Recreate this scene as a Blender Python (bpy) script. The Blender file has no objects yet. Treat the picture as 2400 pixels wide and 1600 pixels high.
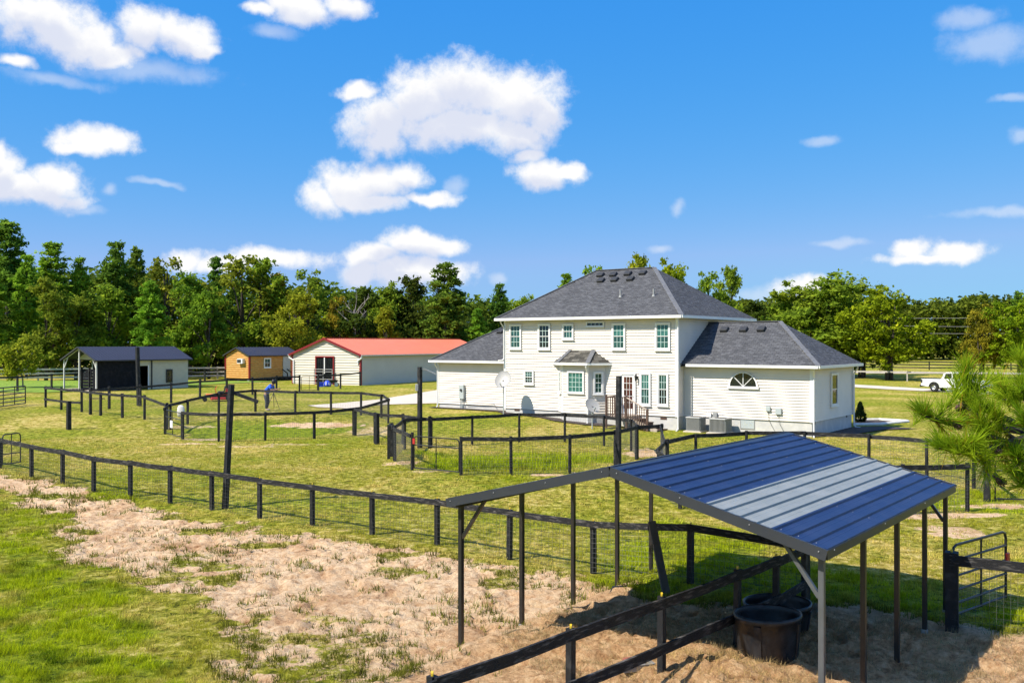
import bpy, bmesh, math, random
import numpy as np
from mathutils import Vector, Matrix

random.seed(7)
RNG = np.random.default_rng(11)
scene = bpy.context.scene
COL = scene.collection
R = math.radians

# ------------------------------------------------------------------ camera
F, CX, HY, CH = 2200.0, 1200.0, 803.0, 4.7      # focal length and horizon in the photograph's pixels, eye height in metres
cam_d = bpy.data.cameras.new('camera')
cam_d.sensor_width = 36.0
cam_d.lens = 36.0 * F / 2400.0
cam_d.clip_end = 6000
cam_d.clip_start = 0.1
cam = bpy.data.objects.new('camera', cam_d)
COL.objects.link(cam)
cam.location = (0, 0, CH)
cam.rotation_euler = (R(90) + math.atan(3.0 / F), 0, 0)
scene.camera = cam

# ------------------------------------------------------------------ sun, sky, exposure
SUN_EL = R(48)
SUN_TO = Vector((-0.90, -0.44, 0)).normalized()          # horizontal direction towards the sun
sun_d = bpy.data.lights.new('sun', 'SUN')
sun_d.energy = 5.0
sun_d.angle = R(0.5)
sun_d.color = (1.0, 0.93, 0.81)
sun = bpy.data.objects.new('sun', sun_d)
COL.objects.link(sun)
to_sun = Vector((SUN_TO.x * math.cos(SUN_EL), SUN_TO.y * math.cos(SUN_EL), math.sin(SUN_EL)))
sun.rotation_euler = to_sun.to_track_quat('Z', 'Y').to_euler()
sun.location = (-30, -10, 40)

scene.view_settings.view_transform = 'Standard'
scene.view_settings.look = 'None'
scene.view_settings.exposure = 0.55
scene.view_settings.gamma = 1.0
scene.view_settings.use_curve_mapping = False
try:
    scene.cycles.use_denoising = True
    scene.cycles.denoiser = 'OPENIMAGEDENOISE'
    scene.cycles.denoising_input_passes = 'RGB_ALBEDO_NORMAL'
    scene.cycles.max_bounces = 5
    scene.cycles.use_adaptive_sampling = True
    scene.cycles.adaptive_threshold = 0.015
    scene.cycles.adaptive_min_samples = 12
    scene.cycles.diffuse_bounces = 2
    scene.cycles.glossy_bounces = 2
    scene.cycles.transmission_bounces = 3
    scene.cycles.transparent_max_bounces = 5
    scene.cycles.caustics_reflective = False
    scene.cycles.caustics_refractive = False
except Exception:
    pass

world = bpy.data.worlds.new('World')
scene.world = world
world.use_nodes = True
world.cycles.sampling_method = 'NONE'
WT = world.node_tree
WT.nodes.clear()


def wn(t, **kw):
    n = WT.nodes.new(t)
    for k, v in kw.items():
        setattr(n, k, v)
    return n


def wmath(op, a, b=None, c=None, clamp=False):
    n = wn('ShaderNodeMath', operation=op, use_clamp=clamp)
    for i, s in enumerate((a, b, c)):
        if s is None:
            continue
        if isinstance(s, (int, float)):
            n.inputs[i].default_value = s
        else:
            WT.links.new(s, n.inputs[i])
    return n.outputs[0]


def wvec(op, a, b=None):
    n = wn('ShaderNodeVectorMath', operation=op)
    for i, s in enumerate((a, b)):
        if s is None:
            continue
        if isinstance(s, (tuple, list)):
            n.inputs[i].default_value = s
        else:
            WT.links.new(s, n.inputs[i])
    return n.outputs['Value'] if op == 'LENGTH' else n.outputs[0]


def wstep(x, lo, hi):
    n = wn('ShaderNodeMapRange', interpolation_type='SMOOTHSTEP')
    WT.links.new(x, n.inputs['Value'])
    n.inputs['From Min'].default_value = lo
    n.inputs['From Max'].default_value = hi
    return n.outputs['Result']


def wnoise(vec, scale, detail, rough=0.55):
    n = wn('ShaderNodeTexNoise')
    WT.links.new(vec, n.inputs['Vector'])
    n.inputs['Scale'].default_value = scale
    n.inputs['Detail'].default_value = detail
    n.inputs['Roughness'].default_value = rough
    return n


sky = wn('ShaderNodeTexSky', sky_type='NISHITA')
sky.sun_disc = False
sky.sun_elevation = SUN_EL
sky.sun_rotation = math.atan2(SUN_TO.x, SUN_TO.y)
sky.air_density = 1.0
sky.dust_density = 0.25
sky.ozone_density = 2.2
hsv = wn('ShaderNodeHueSaturation')
hsv.inputs['Hue'].default_value = 0.488
hsv.inputs['Saturation'].default_value = 1.22
hsv.inputs['Value'].default_value = 1.0
WT.links.new(sky.outputs[0], hsv.inputs['Color'])
# polarised, deep-blue rendering of the clear sky: a curve for each channel, the same in every direction
srgb = wn('ShaderNodeSeparateColor')
WT.links.new(hsv.outputs[0], srgb.inputs[0])
crgb = wn('ShaderNodeCombineColor')
for i_, (k_, p_) in enumerate(((0.57, 1.22), (0.555, 0.52), (0.93, 0.13))):
    t_ = wmath('POWER', wmath('MAXIMUM', wmath('MULTIPLY', srgb.outputs[i_], 0.1593), 0.001), p_)
    WT.links.new(wmath('MINIMUM', wmath('MULTIPLY', t_, k_ / (0.125 * 1.50)), (0.30, 0.60, 1.0)[i_] / (0.125 * 1.46)), crgb.inputs[i_])
bg_sky = wn('ShaderNodeBackground')
WT.links.new(crgb.outputs[0], bg_sky.inputs['Color'])
bg_sky.inputs['Strength'].default_value = 0.125

tc = wn('ShaderNodeTexCoord')
D = tc.outputs['Generated']
sep = wn('ShaderNodeSeparateXYZ')
WT.links.new(D, sep.inputs[0])
az = wmath('ARCTAN2', sep.outputs[0], sep.outputs[1])
el = wmath('ARCSINE', sep.outputs[2])
comb = wn('ShaderNodeCombineXYZ')
WT.links.new(az, comb.inputs[0])
WT.links.new(el, comb.inputs[1])
V = comb.outputs[0]
warp = wnoise(D, 13.0, 3.0, 0.6)
wv = wvec('MULTIPLY', wvec('SUBTRACT', warp.outputs['Color'], (0.5, 0.5, 0.5)), (0.055, 0.032, 0.0))
V2 = wvec('ADD', V, wv)
fine = wnoise(D, 42.0, 5.0, 0.64)
soft = wnoise(D, 11.0, 3.0, 0.6)

CLOUDS = [(890, 285, 85, 66), (975, 245, 100, 76), (1095, 222, 110, 72), (1205, 235, 100, 62), (1275, 262, 55, 52),
          (1050, 300, 180, 44), (890, 325, 66, 34), (1215, 318, 80, 44), (1245, 366, 42, 22), (825, 210, 40, 16),
          (755, 465, 44, 38), (825, 435, 80, 48), (900, 425, 76, 42), (962, 410, 40, 30), (860, 470, 110, 22), (1012, 462, 55, 14),
          (1290, 407, 70, 32), (1345, 402, 42, 20), (870, 600, 76, 30), (965, 572, 86, 30), (1040, 578, 56, 20),
          (855, 640, 56, 36), (1010, 640, 92, 32), (925, 640, 80, 36), (450, 612, 52, 26), (650, 612, 90, 24), (530, 622, 60, 22),
          (85, 45, 105, 46), (170, 95, 95, 46), (240, 128, 70, 26), (335, 78, 76, 40), (415, 92, 76, 36), (470, 118, 36, 16),
          (700, 18, 86, 36), (800, 8, 60, 30), (615, 28, 50, 12), (205, 332, 76, 26), (250, 327, 56, 25), (165, 345, 42, 14),
          (18, 400, 30, 48), (62, 440, 66, 32), (140, 430, 56, 40), (115, 456, 80, 20), (0, 360, 18, 28),
          (45, 155, 30, 14), (2145, 588, 38, 26), (2240, 595, 66, 22), (2180, 608, 92, 13), (1895, 680, 66, 24)]
FAINT = [(2350, 95, 95, 34), (2290, 40, 60, 22), (2370, 232, 50, 9), (2392, 325, 22, 16), (1910, 332, 45, 10),
         (2350, 495, 110, 11), (1975, 570, 60, 9), (1555, 577, 30, 9), (1800, 682, 72, 17), (320, 165, 150, 22), (120, 190, 80, 14),
         (640, 75, 60, 14), (180, 480, 60, 10), (360, 425, 40, 8), (1060, 440, 24, 18), (1604, 495, 17, 16), (1165, 650, 20, 13), (265, 437, 15, 12)]


def blobs(lst, up=0.0):
    acc = None
    for px, py, rx, ry in lst:
        a = math.atan2(px - CX, F)
        e = math.atan2(HY - py, math.hypot(px - CX, F))
        sx, sy = F / rx / 1.14, F / ry / 1.14
        nq = wn('ShaderNodeVectorMath', operation='MULTIPLY_ADD')
        WT.links.new(V2, nq.inputs[0])
        nq.inputs[1].default_value = (sx, sy, 0)
        nq.inputs[2].default_value = (-a * sx, -(e - up) * sy, 0)
        l = wvec('LENGTH', nq.outputs[0])
        acc = l if acc is None else wmath('MINIMUM', acc, l)
    return acc


dn = wmath('MULTIPLY', wmath('SUBTRACT', fine.outputs[0], 0.5), 1.45)
d_main = wmath('ADD', blobs(CLOUDS), dn)
m_main = wmath('SUBTRACT', 1.0, wstep(d_main, 0.42, 1.26))
d_f = wmath('ADD', blobs(FAINT), dn)
m_f = wmath('MULTIPLY', wmath('SUBTRACT', 1.0, wstep(d_f, 0.2, 1.3)), 0.34)
# unseen clouds round the rest of the sky, cover raised to whiten the fill light
zc = wmath('MAXIMUM', sep.outputs[2], 0.05)
comb2 = wn('ShaderNodeCombineXYZ')
WT.links.new(wmath('DIVIDE', sep.outputs[0], zc), comb2.inputs[0])
WT.links.new(wmath('DIVIDE', sep.outputs[1], zc), comb2.inputs[1])
rest = wnoise(comb2.outputs[0], 1.3, 5.0, 0.55)
m_rest = wstep(rest.outputs[0], 0.52, 0.64)
side = wstep(wmath('ABSOLUTE', az), 0.56, 0.72)
high = wstep(el, 0.40, 0.52)
out_f = wmath('MAXIMUM', wmath('MAXIMUM', side, high), wmath('SUBTRACT', 1.0, wstep(el, -0.03, -0.01)))
m_rest = wmath('MULTIPLY', m_rest, wstep(el, 0.02, 0.10))
front_mask = wmath('MAXIMUM', m_main, m_f, clamp=True)
# cloud body: white tops and lilac-grey shade, both mixed into the colour
bodies = []
# where cloud lies above a point its light is cut off: bases go grey
d_up = wmath('ADD', blobs([c for c in CLOUDS if c[3] >= 28], 0.017), wmath('MULTIPLY', dn, 0.6))
for shade_src in (wmath('ADD', wmath('MULTIPLY', soft.outputs[0], 0.9), wmath('MULTIPLY', wstep(d_up, 0.25, 1.35), 0.42)), wmath('MULTIPLY', rest.outputs[0], 1.1)):
    cm = wn('ShaderNodeMix', data_type='RGBA')
    WT.links.new(wstep(shade_src, 0.42, 0.80), cm.inputs['Factor'])
    cm.inputs['A'].default_value = (0.72, 0.76, 0.89, 1)
    cm.inputs['B'].default_value = (1.0, 0.995, 0.99, 1)
    bg_c = wn('ShaderNodeBackground')
    WT.links.new(cm.outputs['Result'], bg_c.inputs['Color'])
    bg_c.inputs['Strength'].default_value = 0.70
    bodies.append(bg_c)


def wmix(f, a_, b_):
    n = wn('ShaderNodeMixShader')
    WT.links.new(f, n.inputs[0])
    WT.links.new(a_.outputs[0], n.inputs[1])
    WT.links.new(b_.outputs[0], n.inputs[2])
    return n


ms = wmix(out_f, wmix(front_mask, bg_sky, bodies[0]), wmix(m_rest, bg_sky, bodies[1]))
wo = wn('ShaderNodeOutputWorld')
WT.links.new(ms.outputs[0], wo.inputs['Surface'])


# ------------------------------------------------------------------ terrain height
def S(t):
    t = np.clip(t, 0, 1)
    return t * t * (3 - 2 * t)


CARPORT_O = np.array([-0.97, 15.04])
CARPORT_ROT = math.atan2(-0.611, 0.792)
CAX = np.array([0.792, -0.611])
CAY = np.array([0.611, 0.792])


def gz(x, y):
    x = np.asarray(x, float)
    y = np.asarray(y, float)
    hill = 0.45 * S((y - 46) / 11) * S((9 - x) / 9.5)
    a = (x - CARPORT_O[0]) * CAX[0] + (y - CARPORT_O[1]) * CAX[1]
    dip = -0.42 * S((34 - y) / 8) * S((0.55 - a) / 0.75)
    return hill + dip


def G(px, py):
    """ground point seen at a pixel of the photograph"""
    rx, rz = (px - CX) / F, -(py - HY) / F
    z = 0.0
    d = 10.0
    for _ in range(25):
        d = (z - CH) / rz
        z = 0.6 * z + 0.4 * float(gz(rx * d, d))
    return np.array([rx * d, d])


def AT(px, py, d):
    return Vector(((px - CX) / F * d, d, CH - (py - HY) / F * d))


def GV(p, dz=0.0):
    return Vector((float(p[0]), float(p[1]), float(gz(p[0], p[1])) + dz))


# lattice noise for terrain masks
_L = np.random.default_rng(5).random((256, 256))


def vnoise(x, y):
    xi = np.floor(x).astype(int)
    yi = np.floor(y).astype(int)
    fx = x - xi
    fy = y - yi
    fx = fx * fx * (3 - 2 * fx)
    fy = fy * fy * (3 - 2 * fy)
    g = lambda i, j: _L[i % 256, j % 256]
    return (g(xi, yi) * (1 - fx) + g(xi + 1, yi) * fx) * (1 - fy) + (g(xi, yi + 1) * (1 - fx) + g(xi + 1, yi + 1) * fx) * fy


def fbm(x, y, o=4):
    t = 0
    a = 0.5
    for k in range(o):
        t = t + a * vnoise(x * 2 ** k + 17 * k, y * 2 ** k + 31 * k)
        a *= 0.5
    return t / (1 - 0.5 ** o)


# ------------------------------------------------------------------ mesh helpers
class MB:
    def __init__(s):
        s.v = []
        s.f = []

    def add(s, vs, fs):
        n = len(s.v)
        s.v += [tuple(map(float, p)) for p in vs]
        s.f += [tuple(i + n for i in f) for f in fs]
        return s

    def box(s, x0, x1, y0, y1, z0, z1):
        return s.add([(x0, y0, z0), (x1, y0, z0), (x1, y1, z0), (x0, y1, z0), (x0, y0, z1), (x1, y0, z1), (x1, y1, z1), (x0, y1, z1)],
                     [(0, 3, 2, 1), (4, 5, 6, 7), (0, 1, 5, 4), (1, 2, 6, 5), (2, 3, 7, 6), (3, 0, 4, 7)])

    def bbox(s, x0, x1, y0, y1, z0, z1, b=0.01):
        """box with chamfered vertical and top edges"""
        def ring(z, i):
            return [(x0 + i + b, y0 + i, z), (x1 - i - b, y0 + i, z), (x1 - i, y0 + i + b, z), (x1 - i, y1 - i - b, z),
                    (x1 - i - b, y1 - i, z), (x0 + i + b, y1 - i, z), (x0 + i, y1 - i - b, z), (x0 + i, y0 + i + b, z)]
        vs = ring(z0, 0) + ring(z1 - b, 0) + ring(z1, b * 0.7)
        fs = [tuple(range(7, -1, -1)), tuple(range(16, 24))]
        for r in (0, 8):
            for i in range(8):
                j = (i + 1) % 8
                fs.append((r + i, r + j, r + 8 + j, r + 8 + i))
        return s.add(vs, fs)

    def beam(s, p0, p1, w, h, up=(0, 0, 1), h2=None):
        """rectangular bar between two points, w across, h along up"""
        p0 = Vector(p0)
        p1 = Vector(p1)
        d = (p1 - p0).normalized()
        u = Vector(up)
        side = d.cross(u)
        if side.length < 1e-4:
            side = d.cross(Vector((1, 0, 0)))
        side.normalize()
        u = side.cross(d).normalized()
        vs = []
        for p, k in ((p0, 1.0), (p1, 1.0 if h2 is None else h2)):
            for a, b in ((-1, -1), (1, -1), (1, 1), (-1, 1)):
                vs.append(p + side * (a * w / 2 * k) + u * (b * h / 2 * k))
        return s.add(vs, [(0, 1, 2, 3), (7, 6, 5, 4), (0, 4, 5, 1), (1, 5, 6, 2), (2, 6, 7, 3), (3, 7, 4, 0)])

    def tube(s, p0, p1, r0, r1=None, n=8, caps=True):
        r1 = r0 if r1 is None else r1
        p0 = Vector(p0)
        p1 = Vector(p1)
        d = (p1 - p0).normalized()
        a = d.orthogonal().normalized()
        b = d.cross(a)
        vs = []
        for p, r in ((p0, r0), (p1, r1)):
            for i in range(n):
                t = 2 * math.pi * i / n
                vs.append(p + a * (math.cos(t) * r) + b * (math.sin(t) * r))
        fs = [(i, (i + 1) % n, n + (i + 1) % n, n + i) for i in range(n)]
        if caps:
            fs += [tuple(range(n - 1, -1, -1)), tuple(range(n, 2 * n))]
        return s.add(vs, fs)

    def path(s, pts, r, n=6):
        """continuous tube along a polyline"""
        pts = [Vector(p) for p in pts]
        m = len(pts)
        rs = r if isinstance(r, (list, tuple)) else [r] * m
        vs = []
        ref = None
        for i, p in enumerate(pts):
            d = (pts[min(i + 1, m - 1)] - pts[max(i - 1, 0)]).normalized()
            if ref is None:
                ref = d.orthogonal().normalized()
            a = (ref - d * ref.dot(d))
            a = a.normalized() if a.length > 1e-5 else d.orthogonal().normalized()
            ref = a
            b = d.cross(a)
            for k in range(n):
                t = 2 * math.pi * k / n
                vs.append(p + a * (math.cos(t) * rs[i]) + b * (math.sin(t) * rs[i]))
        fs = []
        for i in range(m - 1):
            for k in range(n):
                fs.append((i * n + k, i * n + (k + 1) % n, (i + 1) * n + (k + 1) % n, (i + 1) * n + k))
        fs += [tuple(range(n - 1, -1, -1)), tuple(range((m - 1) * n, m * n))]
        return s.add(vs, fs)

    def lathe(s, prof, c=(0, 0, 0), n=24, sy=1.0):
        vs = []
        for r, z in prof:
            for i in range(n):
                t = 2 * math.pi * i / n
                vs.append((c[0] + r * math.cos(t), c[1] + r * math.sin(t) * sy, c[2] + z))
        fs = []
        for k in range(len(prof) - 1):
            for i in range(n):
                j = (i + 1) % n
                fs.append((k * n + i, k * n + j, (k + 1) * n + j, (k + 1) * n + i))
        return s.add(vs, fs)

    def extrude(s, poly, y0, y1):
        """polygon in x,z pushed along y"""
        n = len(poly)
        vs = [(x, y0, z) for x, z in poly] + [(x, y1, z) for x, z in poly]
        fs = [tuple(range(n)), tuple(range(2 * n - 1, n - 1, -1))]
        fs += [(i, n + i, n + (i + 1) % n, (i + 1) % n) for i in range(n)]
        return s.add(vs, fs)

    def ring(s, x0, x1, z0, z1, w, y0, y1):
        """picture frame in the x,z plane"""
        vs = []
        for y in (y0, y1):
            vs += [(x0, y, z0), (x1, y, z0), (x1, y, z1), (x0, y, z1), (x0 + w, y, z0 + w), (x1 - w, y, z0 + w), (x1 - w, y, z1 - w), (x0 + w, y, z1 - w)]
        fs = []
        for i in range(4):
            j = (i + 1) % 4
            fs += [(i, j, 4 + j, 4 + i), (8 + i, 12 + i, 12 + j, 8 + j), (i, 8 + i, 8 + j, j), (4 + i, 4 + j, 12 + j, 12 + i)]
        return s.add(vs, fs)

    def sheet(s, o, run, across, prof):
        """folded sheet: profile [(distance across, height)] carried along run"""
        o, run, across = Vector(o), Vector(run), Vector(across)
        nrm = run.cross(across).normalized()
        if nrm.z < 0:
            nrm = -nrm
        ac = across.normalized()
        vs = []
        for q in (o, o + run):
            for a, h in prof:
                vs.append(q + ac * a + nrm * h)
        n = len(prof)
        return s.add(vs, [(i, i + 1, n + i + 1, n + i) for i in range(n - 1)])

    def mesh(s, name, smooth=False):
        me = bpy.data.meshes.new(name)
        me.from_pydata(s.v, [], s.f)
        if smooth:
            me.polygons.foreach_set('use_smooth', [True] * len(me.polygons))
        me.update()
        return me


def obj(name, mb, mat, parent=None, loc=None, rz=0.0, smooth=False):
    me = mb if isinstance(mb, bpy.types.Mesh) else mb.mesh(name, smooth)
    o = bpy.data.objects.new(name, me)
    COL.objects.link(o)
    if mat is not None and len(me.materials) == 0:
        me.materials.append(mat)
    if parent is not None:
        o.parent = parent
    if loc is not None:
        o.location = loc
    if rz:
        o.rotation_euler = (0, 0, rz)
    return o


def tag(o, label, cat=None, group=None, kind=None):
    o['label'] = label
    if cat:
        o['category'] = cat
    if group:
        o['group'] = group
    if kind:
        o['kind'] = kind
    return o


def thing(name, label, cat, loc=(0, 0, 0), rz=0.0, group=None):
    o = bpy.data.objects.new(name, None)
    COL.objects.link(o)
    o.empty_display_size = 0.2
    o.location = loc
    o.rotation_euler = (0, 0, rz)
    return tag(o, label, cat, group)


def struct(o):
    o['kind'] = 'structure'
    return o


def copy_tree(o, parent=None):
    c = o.copy()
    COL.objects.link(c)
    c.parent = parent
    for ch in list(o.children):
        copy_tree(ch, c)
    return c


def np_mesh(name, verts, faces):
    """quick mesh from arrays; faces all of one size"""
    me = bpy.data.meshes.new(name)
    nv, nf, k = len(verts), len(faces), faces.shape[1]
    me.vertices.add(nv)
    me.vertices.foreach_set('co', np.ascontiguousarray(verts, np.float32).ravel())
    me.loops.add(nf * k)
    me.loops.foreach_set('vertex_index', np.ascontiguousarray(faces, np.int32).ravel())
    me.polygons.add(nf)
    me.polygons.foreach_set('loop_start', np.arange(0, nf * k, k, dtype=np.int32))
    me.polygons.foreach_set('loop_total', np.full(nf, k, np.int32))
    me.update(calc_edges=True)
    return me


class Frame:
    """a building's own axes: x along the front, y into it"""
    def __init__(s, o, rot):
        s.o = Vector((o[0], o[1]))
        s.rot = rot
        s.c, s.sn = math.cos(rot), math.sin(rot)

    def local(s, x, y):
        dx, dy = x - s.o.x, y - s.o.y
        return dx * s.c + dy * s.sn, -dx * s.sn + dy * s.c

    def world(s, x, y):
        return s.o.x + x * s.c - y * s.sn, s.o.y + x * s.sn + y * s.c

    def pix(s, px, py, yp=0.0):
        ox, oy = s.local(0, 0)
        rx, rz = (px - CX) / F, -(py - HY) / F
        dx, dy = rx * s.c + s.sn, -rx * s.sn + s.c
        t = (yp - oy) / dy
        return ox + t * dx, CH + t * rz

    def pix_plane(s, px, py, p, n):
        """ray hits the plane through local point p with local normal n"""
        ox, oy = s.local(0, 0)
        rx, rz = (px - CX) / F, -(py - HY) / F
        o = Vector((ox, oy, CH))
        d = Vector((rx * s.c + s.sn, -rx * s.sn + s.c, rz))
        t = (Vector(p) - o).dot(n) / d.dot(n)
        return o + d * t


# ------------------------------------------------------------------ materials
def nmat(name):
    m = bpy.data.materials.new(name)
    m.use_nodes = True
    nt = m.node_tree
    return m, nt, nt.nodes['Principled BSDF']


def pm(name, col, rough=0.6, var=0.12, scale=3.0, bump=0.0, bscale=40.0, metal=0.0, spec=0.5, col2=None, mixlo=0.45, mixhi=0.7, stretch=(1, 1, 1), coord='pos'):
    """painted / plain surface: base colour, broad colour drift, optional second worn colour, fine relief"""
    m, nt, b = nmat(name)
    N, L = nt.nodes, nt.links
    if coord == 'pos':
        src = N.new('ShaderNodeNewGeometry').outputs['Position']
    else:
        src = N.new('ShaderNodeTexCoord').outputs['Object']
    mp = N.new('ShaderNodeMapping')
    mp.inputs['Scale'].default_value = stretch
    L.new(src, mp.inputs[0])
    n1 = N.new('ShaderNodeTexNoise')
    n1.inputs['Scale'].default_value = scale
    n1.inputs['Detail'].default_value = 5
    L.new(mp.outputs[0], n1.inputs['Vector'])
    mx = N.new('ShaderNodeMix')
    mx.data_type = 'RGBA'
    c2 = col2 if col2 else tuple(min(1, c * (1 + var * 1.6)) for c in col)
    c1 = col if col2 else tuple(c * (1 - var) for c in col)
    mx.inputs['A'].default_value = (*c1, 1)
    mx.inputs['B'].default_value = (*c2, 1)
    mr = N.new('ShaderNodeMapRange')
    mr.inputs['From Min'].default_value = mixlo if col2 else 0.25
    mr.inputs['From Max'].default_value = mixhi if col2 else 0.75
    L.new(n1.outputs[0], mr.inputs[0])
    L.new(mr.outputs[0], mx.inputs['Factor'])
    L.new(mx.outputs['Result'], b.inputs['Base Color'])
    b.inputs['Roughness'].default_value = rough
    b.inputs['Metallic'].default_value = metal
    b.inputs['Specular IOR Level'].default_value = spec
    if bump:
        n2 = N.new('ShaderNodeTexNoise')
        n2.inputs['Scale'].default_value = bscale
        n2.inputs['Detail'].default_value = 4
        L.new(mp.outputs[0], n2.inputs['Vector'])
        bp = N.new('ShaderNodeBump')
        bp.inputs['Strength'].default_value = bump
        bp.inputs['Distance'].default_value = 0.02
        L.new(n2.outputs[0], bp.inputs['Height'])
        L.new(bp.outputs[0], b.inputs['Normal'])
    return m


def leaf_mat(name, c1, c2, c3=None, trans=0.42, scale=0.55):
    m = bpy.data.materials.new(name)
    m.use_nodes = True
    nt = m.node_tree
    N, L = nt.nodes, nt.links
    N.clear()
    geo = N.new('ShaderNodeNewGeometry')
    n1 = N.new('ShaderNodeTexNoise')
    n1.inputs['Scale'].default_value = scale
    n1.inputs['Detail'].default_value = 6
    n1.inputs['Roughness'].default_value = 0.7
    L.new(geo.outputs['Position'], n1.inputs['Vector'])
    rp = N.new('ShaderNodeValToRGB')
    rp.color_ramp.elements[0].position = 0.38
    rp.color_ramp.elements[0].color = (*c1, 1)
    rp.color_ramp.elements[1].position = 0.62
    rp.color_ramp.elements[1].color = (*c2, 1)
    if c3:
        e = rp.color_ramp.elements.new(0.70)
        e.color = (*c3, 1)
    L.new(n1.outputs[0], rp.inputs[0])
    oi = N.new('ShaderNodeObjectInfo')
    hs = N.new('ShaderNodeHueSaturation')
    mr = N.new('ShaderNodeMapRange')
    mr.inputs['To Min'].default_value = 0.485
    mr.inputs['To Max'].default_value = 0.515
    L.new(oi.outputs['Random'], mr.inputs[0])
    L.new(mr.outputs[0], hs.inputs['Hue'])
    L.new(rp.outputs[0], hs.inputs['Color'])
    df = N.new('ShaderNodeBsdfDiffuse')
    tr = N.new('ShaderNodeBsdfTranslucent')
    L.new(hs.outputs[0], df.inputs[0])
    L.new(hs.outputs[0], tr.inputs[0])
    mx = N.new('ShaderNodeMixShader')
    mx.inputs[0].default_value = trans
    L.new(df.outputs[0], mx.inputs[1])
    L.new(tr.outputs[0], mx.inputs[2])
    o = N.new('ShaderNodeOutputMaterial')
    L.new(mx.outputs[0], o.inputs[0])
    return m


M = {}
M['siding'] = pm('cream_siding', (0.76, 0.69, 0.60), 0.55, 0.04, 1.2)
M['trim'] = pm('white_trim', (0.80, 0.79, 0.77), 0.45, 0.03, 2)
M['gutter'] = pm('white_gutter', (0.76, 0.75, 0.73), 0.35, 0.05, 4)
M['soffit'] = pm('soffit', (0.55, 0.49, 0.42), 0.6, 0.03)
M['foundation'] = pm('painted_block', (0.50, 0.49, 0.47), 0.8, 0.10, 2.5, 0.25, 25, col2=(0.60, 0.58, 0.55))
M['muntin'] = pm('muntin', (0.56, 0.70, 0.66), 0.4, 0.03)
M['glass'] = pm('teal_glass', (0.013, 0.050, 0.046), 0.07, 0.3, 4.0, spec=0.6, col2=(0.026, 0.105, 0.092), mixlo=0.4, mixhi=0.65)
M['glass_light'] = pm('teal_glass_blind', (0.045, 0.165, 0.14), 0.10, 0.2, 5.0, spec=0.6, col2=(0.018, 0.075, 0.068), stretch=(1, 1, 4))
M['glass_dark'] = pm('dark_glass', (0.012, 0.016, 0.016), 0.06, 0.3, 3.0, spec=0.6)
M['glass_red'] = pm('red_glass', (0.045, 0.018, 0.016), 0.08, 0.2, 5.0, spec=0.6, col2=(0.16, 0.045, 0.04))
M['deck'] = pm('brown_deck_wood', (0.075, 0.040, 0.028), 0.75, 0.2, 6, 0.3, 60, col2=(0.13, 0.08, 0.06))
M['deck_pale'] = pm('weathered_pale_wood', (0.42, 0.34, 0.28), 0.8, 0.2, 6, 0.3, 60)
M['black'] = pm('black_fence_paint', (0.011, 0.0115, 0.013), 0.62, 0.2, 5, 0.35, 45, col2=(0.055, 0.052, 0.05), mixlo=0.52, mixhi=0.74, spec=0.35)
M['black_rail'] = pm('weathered_black_board', (0.013, 0.013, 0.014), 0.7, 0.2, 9, 0.5, 60, col2=(0.13, 0.12, 0.11), mixlo=0.52, mixhi=0.74, stretch=(0.6, 0.6, 3.0), spec=0.3)
M['charcoal'] = pm('charcoal_metal', (0.030, 0.033, 0.040), 0.42, 0.1, 2)
M['tube'] = pm('dark_steel_tube', (0.020, 0.019, 0.019), 0.33, 0.2, 5, col2=(0.032, 0.026, 0.023))
M['tube_pale'] = pm('grey_steel_tube', (0.085, 0.09, 0.095), 0.35, 0.1, 5)
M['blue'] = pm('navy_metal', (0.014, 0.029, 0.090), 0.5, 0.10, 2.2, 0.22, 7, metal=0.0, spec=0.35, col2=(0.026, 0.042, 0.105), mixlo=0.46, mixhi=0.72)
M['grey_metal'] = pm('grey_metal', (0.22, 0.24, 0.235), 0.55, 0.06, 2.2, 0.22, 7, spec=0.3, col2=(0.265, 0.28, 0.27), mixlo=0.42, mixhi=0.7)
M['screw'] = pm('zinc_screw', (0.35, 0.35, 0.36), 0.3, 0.1)
M['galv'] = pm('galvanised_wire', (0.10, 0.10, 0.095), 0.6, 0.1, spec=0.3)
M['galv_post'] = pm('galvanised_post', (0.62, 0.62, 0.58), 0.45, 0.06)
M['rubber'] = pm('black_tank_rubber', (0.011, 0.0115, 0.014), 0.42, 0.2, 6, 0.2, 30, col2=(0.03, 0.031, 0.034))
M['yellow'] = pm('yellow_plastic', (0.75, 0.52, 0.04), 0.4, 0.05)
M['red_roof'] = pm('red_metal_roof', (0.62, 0.125, 0.055), 0.5, 0.05, 0.7)
M['red_trim'] = pm('dark_red_trim', (0.20, 0.010, 0.012), 0.45, 0.1)
M['barn_wall'] = pm('cream_barn_metal', (0.63, 0.575, 0.46), 0.5, 0.04, 0.8)
M['log'] = pm('honey_log_siding', (0.50, 0.245, 0.055), 0.55, 0.12, 2.5, 0.2, 20, col2=(0.60, 0.34, 0.10), stretch=(1, 1, 3))
M['shed_roof'] = pm('slate_blue_metal', (0.030, 0.036, 0.062), 0.65, 0.06, 0.8, spec=0.18)
M['dark_board'] = pm('dark_stained_board', (0.009, 0.010, 0.013), 0.8, 0.3, 4, 0.4, 40, col2=(0.018, 0.019, 0.023), spec=0.15)
M['shed_cream'] = pm('cream_metal_wall', (0.50, 0.47, 0.36), 0.55, 0.05)
M['concrete'] = pm('pale_concrete', (0.60, 0.51, 0.40), 0.85, 0.08, 0.8, 0.2, 20)
M['mulch'] = pm('dark_mulch', (0.045, 0.032, 0.026), 0.95, 0.4, 9, 0.8, 30, col2=(0.085, 0.06, 0.05))
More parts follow.
